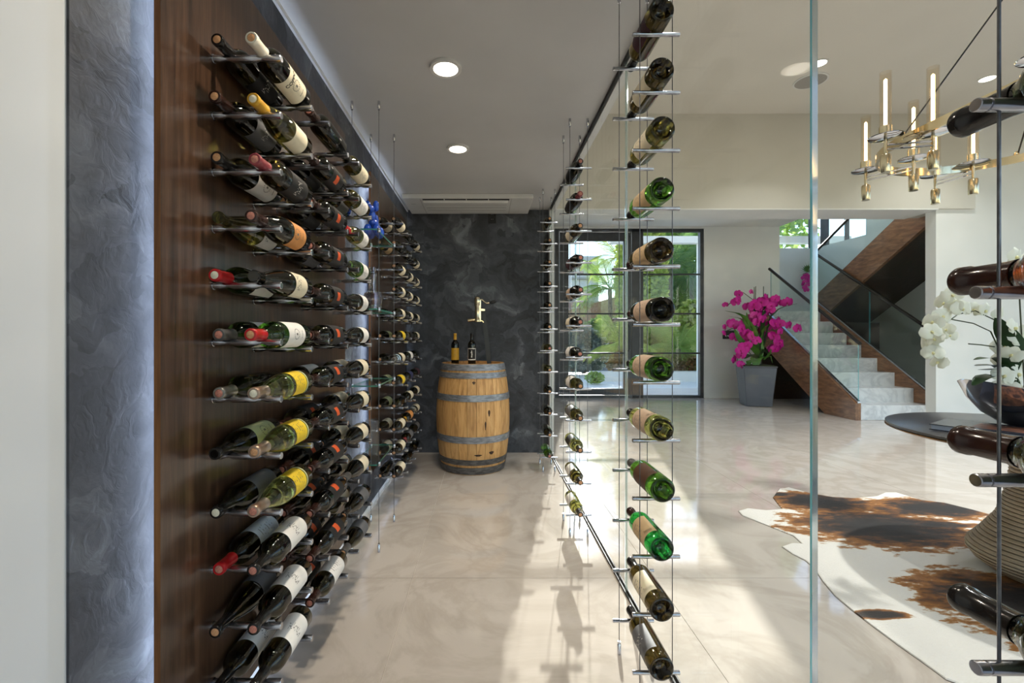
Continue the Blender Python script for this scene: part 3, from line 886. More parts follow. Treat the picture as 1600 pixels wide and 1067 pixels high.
midc_st = [(D, 'black', 'dark', 'pink', None), (D, 'black', 'wine', 'pink', None), ('brown', 'cream', 'dark', 'tan', None), (D, 'plum', 'dark', 'pink', None), (D, 'pink', 'dark', 'pink', None), (D, 'cream', 'dark', 'pink', None), (D, 'white', 'dark', 'pink', None), ('olive', 'white', 'dark', 'tan', None),
           ('olive', 'grey', 'dark', 'tan', None), ('lime', 'black', 'dark', 'tan', None), ('olive', 'white', 'dark', 'tan', None), ('lime', 'white', 'dark', 'tan', None)]
farc_st = [('brown', None, 'dark', 'tan', None)] * 3 + [(D, None, 'dark', 'tan', None)] * 3 + [('olive', None, 'brown', 'pink', None), ('olive', None, 'dark', 'tan', None)] + [(D, None, 'dark', 'tan', None)] * 3 + [('green', None, 'brown', 'pink', None)]
G3 = 'bottles on the cable racks'
cable_rack('cable rack of twelve bottles with bases facing the aisle entry', XC, 1.54, 1.78, False, AX, CPT, 12)
for k, st in enumerate(near_st):
    bottle((XC, 1.485 + rj.uniform(-0.008, 0.008), AX - k * CPT), 'away', PI + math.radians(14), st, '%s, base forward on the tall cable rack, %s' % (looks(st), rowname(k)), G3, S1)
cable_rack('cable rack of twelve bottles with necks forward, middle of the glass', XC, 2.83, 3.07, True, AX, CPT, 12)
for k, st in enumerate(midc_st):
    bottle((XC, 2.78 + 0.298 * S1 + rj.uniform(-0.008, 0.008), AX - k * CPT), 'cam', PI - math.radians(10), st, '%s, neck forward on the second cable rack, %s' % (looks(st), rowname(k)), G3, S1)
cable_rack('small looking cable rack of twelve bottles beside the back wall', XC, 4.18, 4.42, True, AX, CPT, 12)
for k, st in enumerate(farc_st):
    bottle((XC, 4.13 + 0.298 * S1 + rj.uniform(-0.008, 0.008), AX - k * CPT), 'cam', PI, st, '%s, on the cable rack beside back wall, %s' % (looks(st), rowname(k)), G3, S1, hi=False)
cable_rack('cable rack at the right picture edge, nearest of the four', 0.592, 0.236, 0.476, False, AX - 0.02, CPT, 12, (0, 1, 2, 3, 8, 9, 10, 11))
edge_st = [(D, None, 'dark', None, None), ('amber', 'orange', 'brown', None, None), (D, None, 'brown', None, None), (D, None, 'dark', None, None)]
for k, st in enumerate(edge_st):
    zz = AX - 0.02 - (k + 4) * CPT
    bottle((0.592, 0.568 - 0.298 * S1, zz), 'away', PI, st, '%s, cut by right picture edge, %s' % (looks(st), ('highest of four', 'second of four', 'third of four', 'lowest of four')[k]), G3, S1)

# ------------------------------------------------------------------ glass shelves hung on cables between the two walnut racks
sh_t = thing('cable_glass_shelves', 'four glass shelves hung on steel cables between the walnut racks', 'shelf', (-0.695, 2.84, 0))
SY = (2.62, 3.05); SX = (-0.775, -0.620); SZ = (1.855, 1.40, 0.96, 0.51)
for xx in SX:
    for yy in SY:
        place('cable', cable_mesh(), sh_t, (xx, yy, 0))
        place('floor_anchor', anchor_mesh(), sh_t, (xx, yy, 0))
        place('ceiling_anchor', anchor_mesh(), sh_t, (xx, yy, HC), (PI, 0, 0))
clamp = MB().lathe([(0, -0.012), (0.0095, -0.012), (0.0105, -0.010), (0.0105, 0.010), (0.0095, 0.012), (0, 0.012)], 14).mesh('clamp', M['steel'], 40)
M['shelf_edge'] = pm('shelf_glass_edge', s2l((70, 150, 132)), s2l((96, 176, 156)), 5, rough=0.12, trans=0.5)
for z in SZ:
    mb = MB().box(SX[0] + 0.005, SX[1] - 0.005, SY[0] - 0.03, SY[1] + 0.03, z - 0.004, z + 0.004)
    mb.m = [0, 0, 1, 1, 1, 1]
    build(mb, 'glass_shelf', [M['shelf_glass'], M['shelf_edge']], sh_t)
    for xx in SX:
        for yy in SY: place('clamp', clamp, sh_t, (xx, yy, z))

# balloon dog
BLUE = pm('blue_balloon', s2l((38, 84, 190)), s2l((30, 70, 170)), 4, rough=0.18, coat=0.4)
bz = SZ[0] + 0.004
dog = thing('balloon_dog_figurine', 'shiny blue balloon-animal figurine on the top glass shelf', 'figurine', (-0.70, 2.80, bz))
def dogp(name, c, r, rot=None):
    build(MB().ball((-0.70 + c[0] * 1.15, 2.80 + c[1], bz + c[2]), tuple(q * 1.22 if i < 2 else q * 1.08 for i, q in enumerate(r)), 16, 10, rot=rot), name, BLUE, dog, True)
dogp('body', (0, 0.03, 0.085), (0.026, 0.048, 0.026))
for dx in (-0.024, 0.024):
    for dy in (-0.012, 0.072): dogp('leg', (dx, dy, 0.038), (0.021, 0.021, 0.035))
dogp('neck', (0, -0.022, 0.125), (0.019, 0.019, 0.030))
dogp('head', (0, -0.050, 0.158), (0.019, 0.033, 0.019))
for dx in (-0.022, 0.022): dogp('ear', (dx, -0.020, 0.182), (0.016, 0.016, 0.031))
dogp('tail', (0, 0.088, 0.125), (0.012, 0.012, 0.030))
build(MB().lathe([(0, 0), (0.005, 0), (0.008, 0.008), (0, 0.008)], 10, axis='y', cx=-0.70, cy=2.71, cz=bz + 0.158), 'nose_knot', BLUE, dog, True)

# decanter and glass jar
dz = SZ[1] + 0.004
VIO = pm('violet_tinted_glass', (0.72, 0.62, 0.70), (0.80, 0.72, 0.78), 10, rough=0.02, trans=1.0, ior=1.45)
CRY = pm('crystal', (0.93, 0.92, 0.92), (0.88, 0.88, 0.88), 10, rough=0.02, trans=1.0, ior=1.5)
dec = thing('glass_decanter', 'cut crystal decanter with violet tinted belly on second glass shelf', 'decanter', (-0.695, 2.78, dz))
def dl(p, n, m): build(MB().lathe(p, 24, cx=-0.695, cy=2.78, cz=dz), n, m, dec, 40)
dl([(0, 0.002), (0.045, 0.002), (0.050, 0.008), (0.052, 0.032), (0, 0.034)], 'foot', CRY)
dl([(0, 0.034), (0.052, 0.034), (0.055, 0.060), (0.055, 0.090), (0.050, 0.104), (0, 0.104)], 'belly', VIO)
dl([(0.0, 0.104), (0.050, 0.105), (0.024, 0.118), (0.020, 0.14), (0.021, 0.20), (0.026, 0.226), (0.0, 0.226)], 'neck', CRY)
dl([(0, 0.226), (0.013, 0.226), (0.013, 0.236), (0.022, 0.246), (0.018, 0.262), (0, 0.264)], 'stopper', CRY)
for k, (yy, zz, lab) in enumerate(((2.78, SZ[3] + 0.004, 'clear straight glass vase on the lowest glass shelf'),)):
    j = thing('glass_vase', lab, 'vase', (-0.70, yy, zz))
    build(MB().lathe([(0, 0.001), (0.036, 0.001), (0.040, 0.006), (0.040, 0.215), (0.037, 0.215), (0.037, 0.014), (0, 0.014)], 24, cx=-0.70, cy=yy, cz=zz), 'vessel', M['clear'], j, 40)
    build(MB().lathe([(0.036, 0.213), (0.041, 0.213), (0.041, 0.219), (0.036, 0.219), (0.036, 0.213)], 24, cx=-0.70, cy=yy, cz=zz), 'rim', M['clear'], j, 40)

# ------------------------------------------------------------------ barrel with two bottles and an old corkscrew
BX, BY, BH = -0.128, 4.36, 0.995
bar = thing('wine_barrel', 'oak wine barrel with six grey hoops before the dark wall', 'barrel', (BX, BY, 0))
OAK = []
for i in range(4):
    k = (1.0, 0.93, 1.06, 0.97)[i]
    OAK.append(wood('oak_stave_%d' % i, tuple(v * k for v in s2l((158, 112, 62))), tuple(v * k for v in s2l((206, 158, 98))), tuple(v * k for v in s2l((222, 180, 122))), rough=0.5, grain=(9, 9, 1.1), scale=3.0 + 0.5 * i, coat=0.0))
def br(z):
    u = (z / BH - 0.5) * 2
    return 0.350 - 0.055 * abs(u) ** 2.0
NS = 26
zs = [BH * i / 12 for i in range(13)]
for k in range(NS):
    a0 = 2 * PI * k / NS + 0.004; a1 = 2 * PI * (k + 1) / NS - 0.004
    v = []; f = []
    rr = 1.0 + 0.0015 * math.sin(k * 7.3)
    for z in zs:
        for r_, a in ((br(z) * rr, a0), (br(z) * rr * 1.0015, (a0 + a1) / 2), (br(z) * rr, a1), (br(z) - 0.028, a1), (br(z) - 0.028, a0)):
            v.append((BX + r_ * math.cos(a), BY + r_ * math.sin(a), z))
    for i in range(12):
        for q in range(5):
            q2 = (q + 1) % 5
            f.append((i * 5 + q, i * 5 + q2, (i + 1) * 5 + q2, (i + 1) * 5 + q))
    f.append((4, 3, 2, 1, 0)); f.append(tuple(60 + q for q in range(5)))
    build(MB().add(v, f), 'stave', OAK[k * 7 % 4], bar, 30)
HOOP = pm('galvanised_hoop', s2l((160, 163, 168)), s2l((116, 119, 124)), 18, rough=0.4, metal=0.45, stretch=(1, 1, 4))
HOOPB = pm('worn_hoop', s2l((112, 110, 108)), s2l((74, 73, 72)), 18, rough=0.5, metal=0.4, stretch=(1, 1, 4))
for i, (z0, z1) in enumerate(((0.935, 0.993), (0.868, 0.918), (0.664, 0.722), (0.292, 0.352), (0.092, 0.142), (0.006, 0.070))):
    p = [(br(z0) + 0.001, z0), (br(z0) + 0.0055, z0), (br((z0 + z1) / 2) + 0.0055, (z0 + z1) / 2), (br(z1) + 0.0055, z1), (br(z1) + 0.001, z1), (br(z0) + 0.001, z0)]
    build(MB().lathe(p, 48, cx=BX, cy=BY), 'hoop', HOOP if i < 4 else HOOPB, bar, 30)
build(MB().lathe([(0, BH - 0.045), (br(BH) - 0.02, BH - 0.045), (br(BH) - 0.02, BH - 0.020), (0, BH - 0.020)], 40, cx=BX, cy=BY), 'head', OAK[1], bar, 30)
HZ = BH - 0.020
KNOT = pm('wood_knot', s2l((70, 44, 22)), s2l((40, 26, 16)), 40, rough=0.6)
for a, z, w, h in ((-1.52, 0.83, 0.030, 0.026), (-1.12, 0.56, 0.020, 0.06), (-1.22, 0.45, 0.014, 0.08), (-1.40, 0.185, 0.07, 0.018), (-1.02, 0.20, 0.05, 0.03)):
    v = []; n = 12
    for k in range(n):
        an = 2 * PI * k / n
        zz = z + h * 0.5 * math.sin(an); aa = a + w * 0.5 / 0.35 * math.cos(an) * (1 + 0.3 * math.sin(3 * an))
        v.append((BX + (br(zz) * 1.004) * math.cos(aa), BY + (br(zz) * 1.004) * math.sin(aa), zz))
    build(MB().add(v, [tuple(range(n))]), 'knot', KNOT, bar)
bottle((-0.300, 4.36, HZ), 'up', -PI / 2, (D, 'gold', 'yellow', None, None, 'lines'), 'upright black bottle with gold label standing on the oak barrel', 'bottles standing on the barrel', 1.0)
b2 = bottle((-0.139, 4.33, HZ), 'up', -PI / 2, (D, 'white', 'dark', None, None), 'upright black bottle with white bordered black label on the barrel', 'bottles standing on the barrel', 1.0)
lab = [c for c in b2.children if c.name.startswith('label')][0]
put('label_field', patch(0.0375 + 0.0007, 0.055, 0.150, -1.05, 1.05, 14, LB['black'], 'label_field'), lab)
mb = MB()
for z, a, h_, w in ((0.070, -0.16, 0.012, 0.32), (0.082, -0.08, 0.03, 0.16), (0.112, -0.24, 0.010, 0.40), (0.122, -0.10, 0.014, 0.18), (0.088, 0.08, 0.02, 0.12)):
    q = MB().lathe([(0.0386, z), (0.0389, z), (0.0389, z + h_), (0.0386, z + h_), (0.0386, z)], 3, a0=a, a1=a + w); mb.add(q.v, q.f)
put('label_figure', mb.mesh('label_figure', INKW), lab)

ck = thing('bar_corkscrew', 'pale brass lever corkscrew on a black post above the barrel', 'corkscrew', (0.02, 4.45, HZ))
def cb(p, n, m, **kw): build(p, n, M[m], ck, **kw)
top = Vector((-0.030, 4.47, 1.50)); bot = Vector((0.028, 4.47, HZ))
ax_ = (top - bot).normalized(); sd = Vector((ax_.z, 0, -ax_.x))
v = []
for p in (bot, top):
    for a, b in ((-0.021, -0.016), (0.021, -0.016), (0.021, 0.016), (-0.021, 0.016)): v.append(p + sd * a + Vector((0, b, 0)))
cb(MB().add(v, [(3, 2, 1, 0), (4, 5, 6, 7), (0, 1, 5, 4), (1, 2, 6, 5), (2, 3, 7, 6), (3, 0, 4, 7)]), 'post', 'black')
cx_, cy_ = -0.088, 4.44
cb(MB().lathe([(0, 1.385), (0.030, 1.385), (0.032, 1.40), (0.027, 1.42), (0.024, 1.43), (0.024, 1.54), (0.030, 1.55), (0.032, 1.60), (0.026, 1.625), (0.012, 1.635), (0, 1.635)], 20, cx=cx_, cy=cy_), 'barrel_body', 'gold', smooth=True)
cb(MB().box(cx_ + 0.012, cx_ + 0.036, cy_ - 0.016, cy_ + 0.016, 1.385, 1.60), 'frame', 'gold', bevel=0.004)
cb(MB().box(cx_ + 0.03, cx_ + 0.075, cy_ - 0.012, cy_ + 0.02, 1.49, 1.515), 'bracket', 'gold', bevel=0.004)
cb(MB().tube([(cx_ - 0.005, cy_, 1.402), (cx_ - 0.05, cy_, 1.405), (cx_ - 0.095, cy_ - 0.005, 1.400)], [0.018, 0.015, 0.017], 12), 'spout', 'brass', smooth=True)
cb(MB().tube([(cx_ + 0.025, cy_, 1.40), (cx_ + 0.05, cy_, 1.395), (cx_ + 0.06, cy_, 1.38)], 0.007, 8), 'clamp_screw', 'brass', smooth=True)
cb(MB().tube([(cx_ + 0.02, cy_, 1.60), (cx_ + 0.045, cy_, 1.605), (cx_ + 0.07, cy_, 1.58), (cx_ + 0.09, cy_, 1.568), (cx_ + 0.12, cy_, 1.572)], 0.009, 10), 'lever', 'gold', smooth=True)
cb(MB().tube([(cx_ + 0.115, cy_, 1.570), (cx_ + 0.135, cy_, 1.574), (cx_ + 0.165, cy_, 1.582), (cx_ + 0.185, cy_, 1.586)], [0.010, 0.015, 0.016, 0.008], 10), 'lever_grip', 'black', smooth=True)

# ------------------------------------------------------------------ staircase
st = thing('staircase', 'white marble stairs with walnut stringers and glass balustrades', 'staircase', (6.1, 6.75, 0))
XA, XB, D0, RG, RH = 5.54, 6.66, 6.75, 0.33, 0.2185
for k in range(8):
    z1 = RH * (k + 1)
    build(MB().box(XA, XB, D0 + RG * k, D0 + RG * (k + 1) + 0.03, max(0.0, z1 - RH - 0.12), z1), 'step', M['marble'], st, bevel=0.006)
ZL = RH * 8
build(MB().box(5.92, 7.84, D0 + RG * 8, 10.89, ZL - 0.22, ZL - 0.0), 'landing', M['marble'], st)
sl = RH / RG
def strz(y, o): return o + sl * (y - D0)
# outer stringer with its foot cut level on the floor
def stringer(x0, x1, ztop, depth, yend, ystart, m, name='stringer', foot=True):
    yq = ystart
    poly = [(yq, 0.0), (yq, strz(yq, ztop)), (yend, strz(yend, ztop)), (yend, strz(yend, ztop) - depth), (D0 + (depth - ztop) / sl, 0.0)]
    build(MB().prism(poly, 'x', x0, x1), name, m, st)
stringer(5.46, 5.54, 0.27, 0.66, 9.10, 6.72, M['walnut_stair'])
stringer(XB, XB + 0.07, 0.315, 0.66, 9.30, 6.72, M['walnut_stair'])
build(MB().prism([(6.72, strz(6.72, 0.275)), (6.72, strz(6.72, 0.305)), (9.1, strz(9.1, 0.305)), (9.1, strz(9.1, 0.275))], 'x', 5.49, 5.53), 'glass_channel', M['steel'], st)
build(MB().prism([(6.72, strz(6.72, 0.32)), (6.72, strz(6.72, 0.345)), (9.28, strz(9.28, 0.345)), (9.28, strz(9.28, 0.32))], 'x', 6.675, 6.715), 'glass_channel', M['steel'], st)
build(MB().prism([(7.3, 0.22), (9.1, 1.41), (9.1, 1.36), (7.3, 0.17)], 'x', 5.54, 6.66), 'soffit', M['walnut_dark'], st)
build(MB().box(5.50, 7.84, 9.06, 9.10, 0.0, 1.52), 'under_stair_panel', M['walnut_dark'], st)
def rail_glass(x, ya, yb, zlo, zhi):
    mb = MB()
    P = [(ya, strz(ya, zlo)), (yb, strz(yb, zlo)), (yb, strz(yb, zhi)), (ya, strz(ya, zhi))]
    v = [(x - 0.006, a, b) for a, b in P] + [(x + 0.006, a, b) for a, b in P]
    mb.add(v, [(0, 1, 2, 3), (7, 6, 5, 4)], 0)
    mb.add(v, [(0, 4, 5, 1), (1, 5, 6, 2), (2, 6, 7, 3), (3, 7, 4, 0)], 1)
    build(mb, 'glass_panel', [M['pane_rail'], M['pane_edge']], st)
rail_glass(5.51, 6.73, 8.80, 0.30, 1.17)
rail_glass(6.695, 6.75, 7.93, 0.34, 1.27); rail_glass(6.695, 7.945, 9.25, 0.34, 1.27)
M['rail'] = pm('dark_bronze_rail', s2l((58, 54, 50)), s2l((48, 45, 42)), 8, rough=0.3, metal=0.6)
build(MB().tube([(5.51, 6.70, strz(6.70, 1.17)), (5.51, 8.85, strz(8.85, 1.17))], 0.026, 10), 'handrail', M['rail'], st, True)
build(MB().tube([(6.695, 6.74, strz(6.74, 1.275)), (6.695, 9.27, strz(9.27, 1.275))], 0.026, 10), 'handrail', M['rail'], st, True)
# flight above, coming back towards the room
us = -0.61
def uz(y, o=1.754): return o + us * (y - 8.92)
build(MB().prism([(9.35, uz(9.35)), (9.35, uz(9.35, 2.314)), (6.98, uz(6.98, 2.314)), (6.98, uz(6.98))], 'x', 6.74, 6.80), 'upper_stringer', M['walnut_stair'], st)
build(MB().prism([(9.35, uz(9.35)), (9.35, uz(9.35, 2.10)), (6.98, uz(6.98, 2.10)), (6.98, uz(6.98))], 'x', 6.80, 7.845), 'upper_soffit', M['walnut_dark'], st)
for k in range(6):
    build(MB().box(6.80, 7.845, 8.98 - 0.33 * (k + 1), 9.0 - 0.33 * k, uz(8.98 - 0.33 * (k + 1), 1.80), uz(8.98 - 0.33 * (k + 1), 2.16)), 'step', M['marble'], st)
P = [(9.33, uz(9.33, 2.31)), (7.0, uz(7.0, 2.31)), (7.0, uz(7.0, 3.2)), (9.33, uz(9.33, 3.2))]
v = [(6.764, a, b) for a, b in P] + [(6.776, a, b) for a, b in P]
build(MB().add(v, [(0, 1, 2, 3), (7, 6, 5, 4), (0, 4, 5, 1), (1, 5, 6, 2), (2, 6, 7, 3), (3, 7, 4, 0)]), 'glass_panel', M['pane_rail'], st)
build(MB().tube([(6.76, 9.33, 2.98), (6.77, 8.45, 3.47), (6.77, 7.2, 4.23)], 0.024, 10), 'handrail', M['rail'], st, True)

# ------------------------------------------------------------------ plants
def petal_flower(name, m_petal, m_lip, s):
    """an orchid blossom facing -y: two broad side petals, three sepals and a lip"""
    mb = MB()
    def petal(ang, L, W, lift, mi=0):
        c, q = math.cos(ang), math.sin(ang)
        pts = [(0, 0.0, 0.0), (0.35, 0.42, -0.06), (0.7, 0.5, -0.04), (1.0, 0.16, 0.10), (1.0, -0.16, 0.10), (0.7, -0.5, -0.04), (0.35, -0.42, -0.06), (0.55, 0.0, -0.10)]
        v = []
        for u, w, d in pts:
            a, b = u * L, w * W
            v.append(((a * c - b * q) * s, (d * lift) * s * 2.0, (a * q + b * c) * s))
        mb.add(v, [(0, 1, 7), (1, 2, 7), (2, 3, 7), (3, 4, 7), (4, 5, 7), (5, 6, 7), (6, 0, 7)], mi)
    for a in (PI / 2, PI / 2 + 2.2, PI / 2 - 2.2): petal(a, 0.50, 0.46, 0.3)
    for a in (0.12, PI - 0.12): petal(a, 0.54, 0.72, 0.5)
    mb.ball((0, -0.07 * s, -0.06 * s), (0.07 * s, 0.09 * s, 0.10 * s), 8, 5, 1)
    return mb.mesh(name, [m_petal, m_lip], 60)
MAG = pm('magenta_petal', s2l((206, 20, 150)), s2l((186, 14, 130)), 12, rough=0.55)
MAGL = pm('magenta_lip', s2l((150, 10, 90)), s2l((190, 40, 120)), 12, rough=0.5)
WHI = pm('white_petal', s2l((240, 240, 230)), s2l((230, 232, 214)), 12, rough=0.55)
WHL = pm('yellow_lip', s2l((220, 204, 90)), s2l((232, 226, 180)), 12, rough=0.5)
LEAF = pm('orchid_leaf', s2l((58, 104, 40)), s2l((88, 132, 48)), 8, rough=0.35)
LEAFD = pm('dark_orchid_leaf', s2l((34, 56, 32)), s2l((48, 74, 42)), 8, rough=0.3)
STEM = pm('orchid_stem', s2l((58, 70, 36)), s2l((46, 52, 30)), 10, rough=0.5)
def leaf(pts, w, n=8):
    """a strap leaf along a bent line, folded a little at the midrib"""
    pts = [Vector(p) for p in pts]
    out = []
    for i in range(n + 1):
        u = i / n * (len(pts) - 1); k = min(int(u), len(pts) - 2); q = u - k
        out.append(pts[k].lerp(pts[k + 1], q))
    v = []; f = []
    for i, p in enumerate(out):
        t = (out[min(i + 1, n)] - out[max(i - 1, 0)]).normalized()
        sdv = t.cross(Vector((0, 0, 1)))
        if sdv.length < 0.05: sdv = Vector((1, 0, 0))
        sdv.normalize()
        if abs(sdv.x) < 0.5: sdv = (sdv + Vector((0.9 if sdv.x >= 0 else -0.9, 0, 0))).normalized()
        nn = sdv.cross(t)
        ww = w * math.sin(PI * min(0.97, 0.12 + 0.86 * i / n)) ** 0.7
        v += [p - sdv * ww, p - nn * ww * 0.25, p + sdv * ww]
    for i in range(n):
        for q in range(2): f.append((i * 3 + q, i * 3 + q + 1, i * 3 + q + 4, i * 3 + q + 3))
    return MB().add(v, f)

PY = 8.22
planter = thing('planter', 'tall tapered grey square planter before the pale wall', 'planter', (4.87, PY, 0), rot=(0, 0, math.radians(-14)), world=False)
PLM = pm('graphite_planter', s2l((92, 95, 102)), s2l((82, 85, 92)), 3, rough=0.3, coat=0.2)
def frus(a, b, z0, z1):
    v = [(sx * a, sy * a, z0) for sx, sy in ((-1, -1), (1, -1), (1, 1), (-1, 1))] + [(sx * b, sy * b, z1) for sx, sy in ((-1, -1), (1, -1), (1, 1), (-1, 1))]
    return MB().add(v, [(3, 2, 1, 0), (4, 5, 6, 7), (0, 1, 5, 4), (1, 2, 6, 5), (2, 3, 7, 6), (3, 0, 4, 7)])
put('pot', frus(0.205, 0.265, 0.0, 0.70).mesh('pot', PLM), planter, bevel=0.015)
put('rim', frus(0.268, 0.272, 0.695, 0.72).mesh('rim', PLM), planter, bevel=0.006)
put('soil', frus(0.245, 0.245, 0.715, 0.735).mesh('soil', pm('moss', s2l((54, 62, 34)), s2l((40, 46, 28)), 40, rough=0.9)), planter)
orc = thing('orchid_plant', 'magenta orchid arrangement growing in the grey planter', 'orchid', (4.87, PY, 0.735))
def zp(zx, zy): return at(1120 + zx / 5.34, 440 + zy / 5.34, PY)
fm = petal_flower('flower', MAG, MAGL, 0.19)
fr = random.Random(5)
FLW = [(260, 90), (185, 100), (135, 155), (90, 190), (360, 135), (430, 150), (460, 175), (530, 165), (300, 200), (345, 215), (400, 200), (440, 255), (290, 285), (350, 290), (310, 340), (265, 210), (520, 330), (450, 370), (580, 365), (410, 370),
       (80, 380), (50, 430), (130, 350), (200, 360), (230, 430), (280, 430), (250, 470), (290, 490), (230, 520), (215, 450), (450, 460), (470, 510), (480, 560), (500, 540), (430, 450), (165, 590), (190, 550), (165, 650), (180, 690), (370, 250), (320, 240), (250, 400), (545, 345), (480, 150)]
FLW += [(a + fr.uniform(-42, 42), b + fr.uniform(-34, 34)) for a, b in FLW if 110 < b < 600 and a > 110]
for i, (a, b) in enumerate(FLW):
    p = zp(a, b); p.y += fr.uniform(-0.22, 0.10)
    o = place('flower', fm, orc, p, (fr.uniform(-0.35, 0.35), fr.uniform(-0.4, 0.4), fr.uniform(-0.7, 0.7)))
    k = fr.uniform(0.72, 1.08) * (0.7 if b < 110 or a < 110 else 1.0); o.scale = (k, k, k)
for pts in ([(340, 640), (330, 300), (300, 150), (220, 90), (150, 140), (90, 200)], [(350, 640), (345, 400), (330, 200)], [(360, 640), (390, 300), (430, 150), (530, 165)], [(370, 640), (400, 450), (450, 370), (580, 365)], [(330, 640), (280, 480), (200, 360), (60, 420)],
            [(335, 640), (290, 500), (240, 440)], [(375, 640), (400, 500), (450, 450), (490, 560)], [(310, 640), (230, 540), (180, 560), (170, 690)], [(345, 640), (318, 300), (325, 40)], [(345, 640), (310, 300), (312, 45)], [(365, 640), (388, 300), (390, 40)]):
    build(MB().tube([zp(*q) for q in pts], 0.007, 6), 'stem', STEM, orc, True)
for pts, w in (([(350, 640), (330, 620), (300, 640), (300, 735)], 0.10), ([(350, 640), (300, 560), (180, 500), (120, 400)], 0.07), ([(360, 640), (420, 300), (500, 220), (640, 185)], 0.06), ([(350, 640), (300, 400), (180, 270), (40, 245)], 0.045), ([(345, 620), (250, 400), (190, 310), (70, 290)], 0.025),
               ([(350, 640), (345, 480), (360, 400), (420, 340)], 0.07), ([(345, 640), (240, 380), (225, 260)], 0.04), ([(360, 640), (390, 420), (440, 310), (515, 290)], 0.035), ([(350, 620), (370, 300), (400, 110)], 0.09), ([(340, 640), (250, 660), (240, 700)], 0.05), ([(370, 640), (430, 620), (440, 680)], 0.04), ([(370, 650), (450, 470), (550, 447)], 0.012),
               ([(320, 640), (380, 560), (400, 600)], 0.10), ([(340, 650), (260, 600), (210, 640)], 0.08), ([(380, 650), (420, 600), (430, 560)], 0.08)):
    build(leaf([zp(*q) + Vector((0, -0.05 - 0.02 * i, 0)) for i, q in enumerate(pts)], w), 'leaf', LEAF if fr.random() < 0.6 else LEAFD, orc, True)

# orchid hung on the landing wall
WO = thing('wall_orchid', 'small magenta orchid with fan palm leaf on the landing wall', 'orchid', (7.60, 10.86, 2.55))
def wz(x, y): return at(x, y, 10.74)
vase_p = wz(1262, 448)
build(MB().lathe([(0, 0), (0.05, 0), (0.07, 0.12), (0.05, 0.22), (0.035, 0.24), (0, 0.24)], 16, cx=vase_p.x, cy=10.82, cz=2.40), 'wall_vase', M['acwhite'], WO, True)
for k in range(15):
    a = PI * (0.02 + 0.96 * k / 14) * 1.25 - 0.35
    c0 = wz(1262, 425)
    tip = c0 + Vector((0.24 * math.cos(a), -0.03, 0.24 * math.sin(a)))
    build(leaf([c0, (c0 + tip) / 2 + Vector((0, -0.02, 0)), tip], 0.022, 4), 'leaf', LEAF, WO, True)
for px, py in ((1259, 430), (1256, 434), (1262, 436), (1258, 440), (1255, 444), (1262, 445), (1258, 449), (1260, 453), (1266, 432), (1267, 440)):
    o = place('flower', fm, WO, wz(px, py), (fr.uniform(-0.3, 0.3), fr.uniform(-0.3, 0.3), fr.uniform(-0.6, 0.6))); o.scale = (0.6,) * 3
tp = thing('wall_keypad', 'small black touch panel on the pale wall behind the orchids', 'control panel', at(1139, 523, YD - 0.01))
p = at(1139, 523, YD)
build(MB().box(p.x - 0.13, p.x + 0.13, YD - 0.022, YD, p.z - 0.085, p.z + 0.085), 'housing', M['black'], tp, bevel=0.006)
for k in range(4): build(MB().box(p.x - 0.08 + 0.04 * k, p.x - 0.065 + 0.04 * k, YD - 0.024, YD - 0.02, p.z - 0.03, p.z - 0.015), 'button', M['steel'], tp)

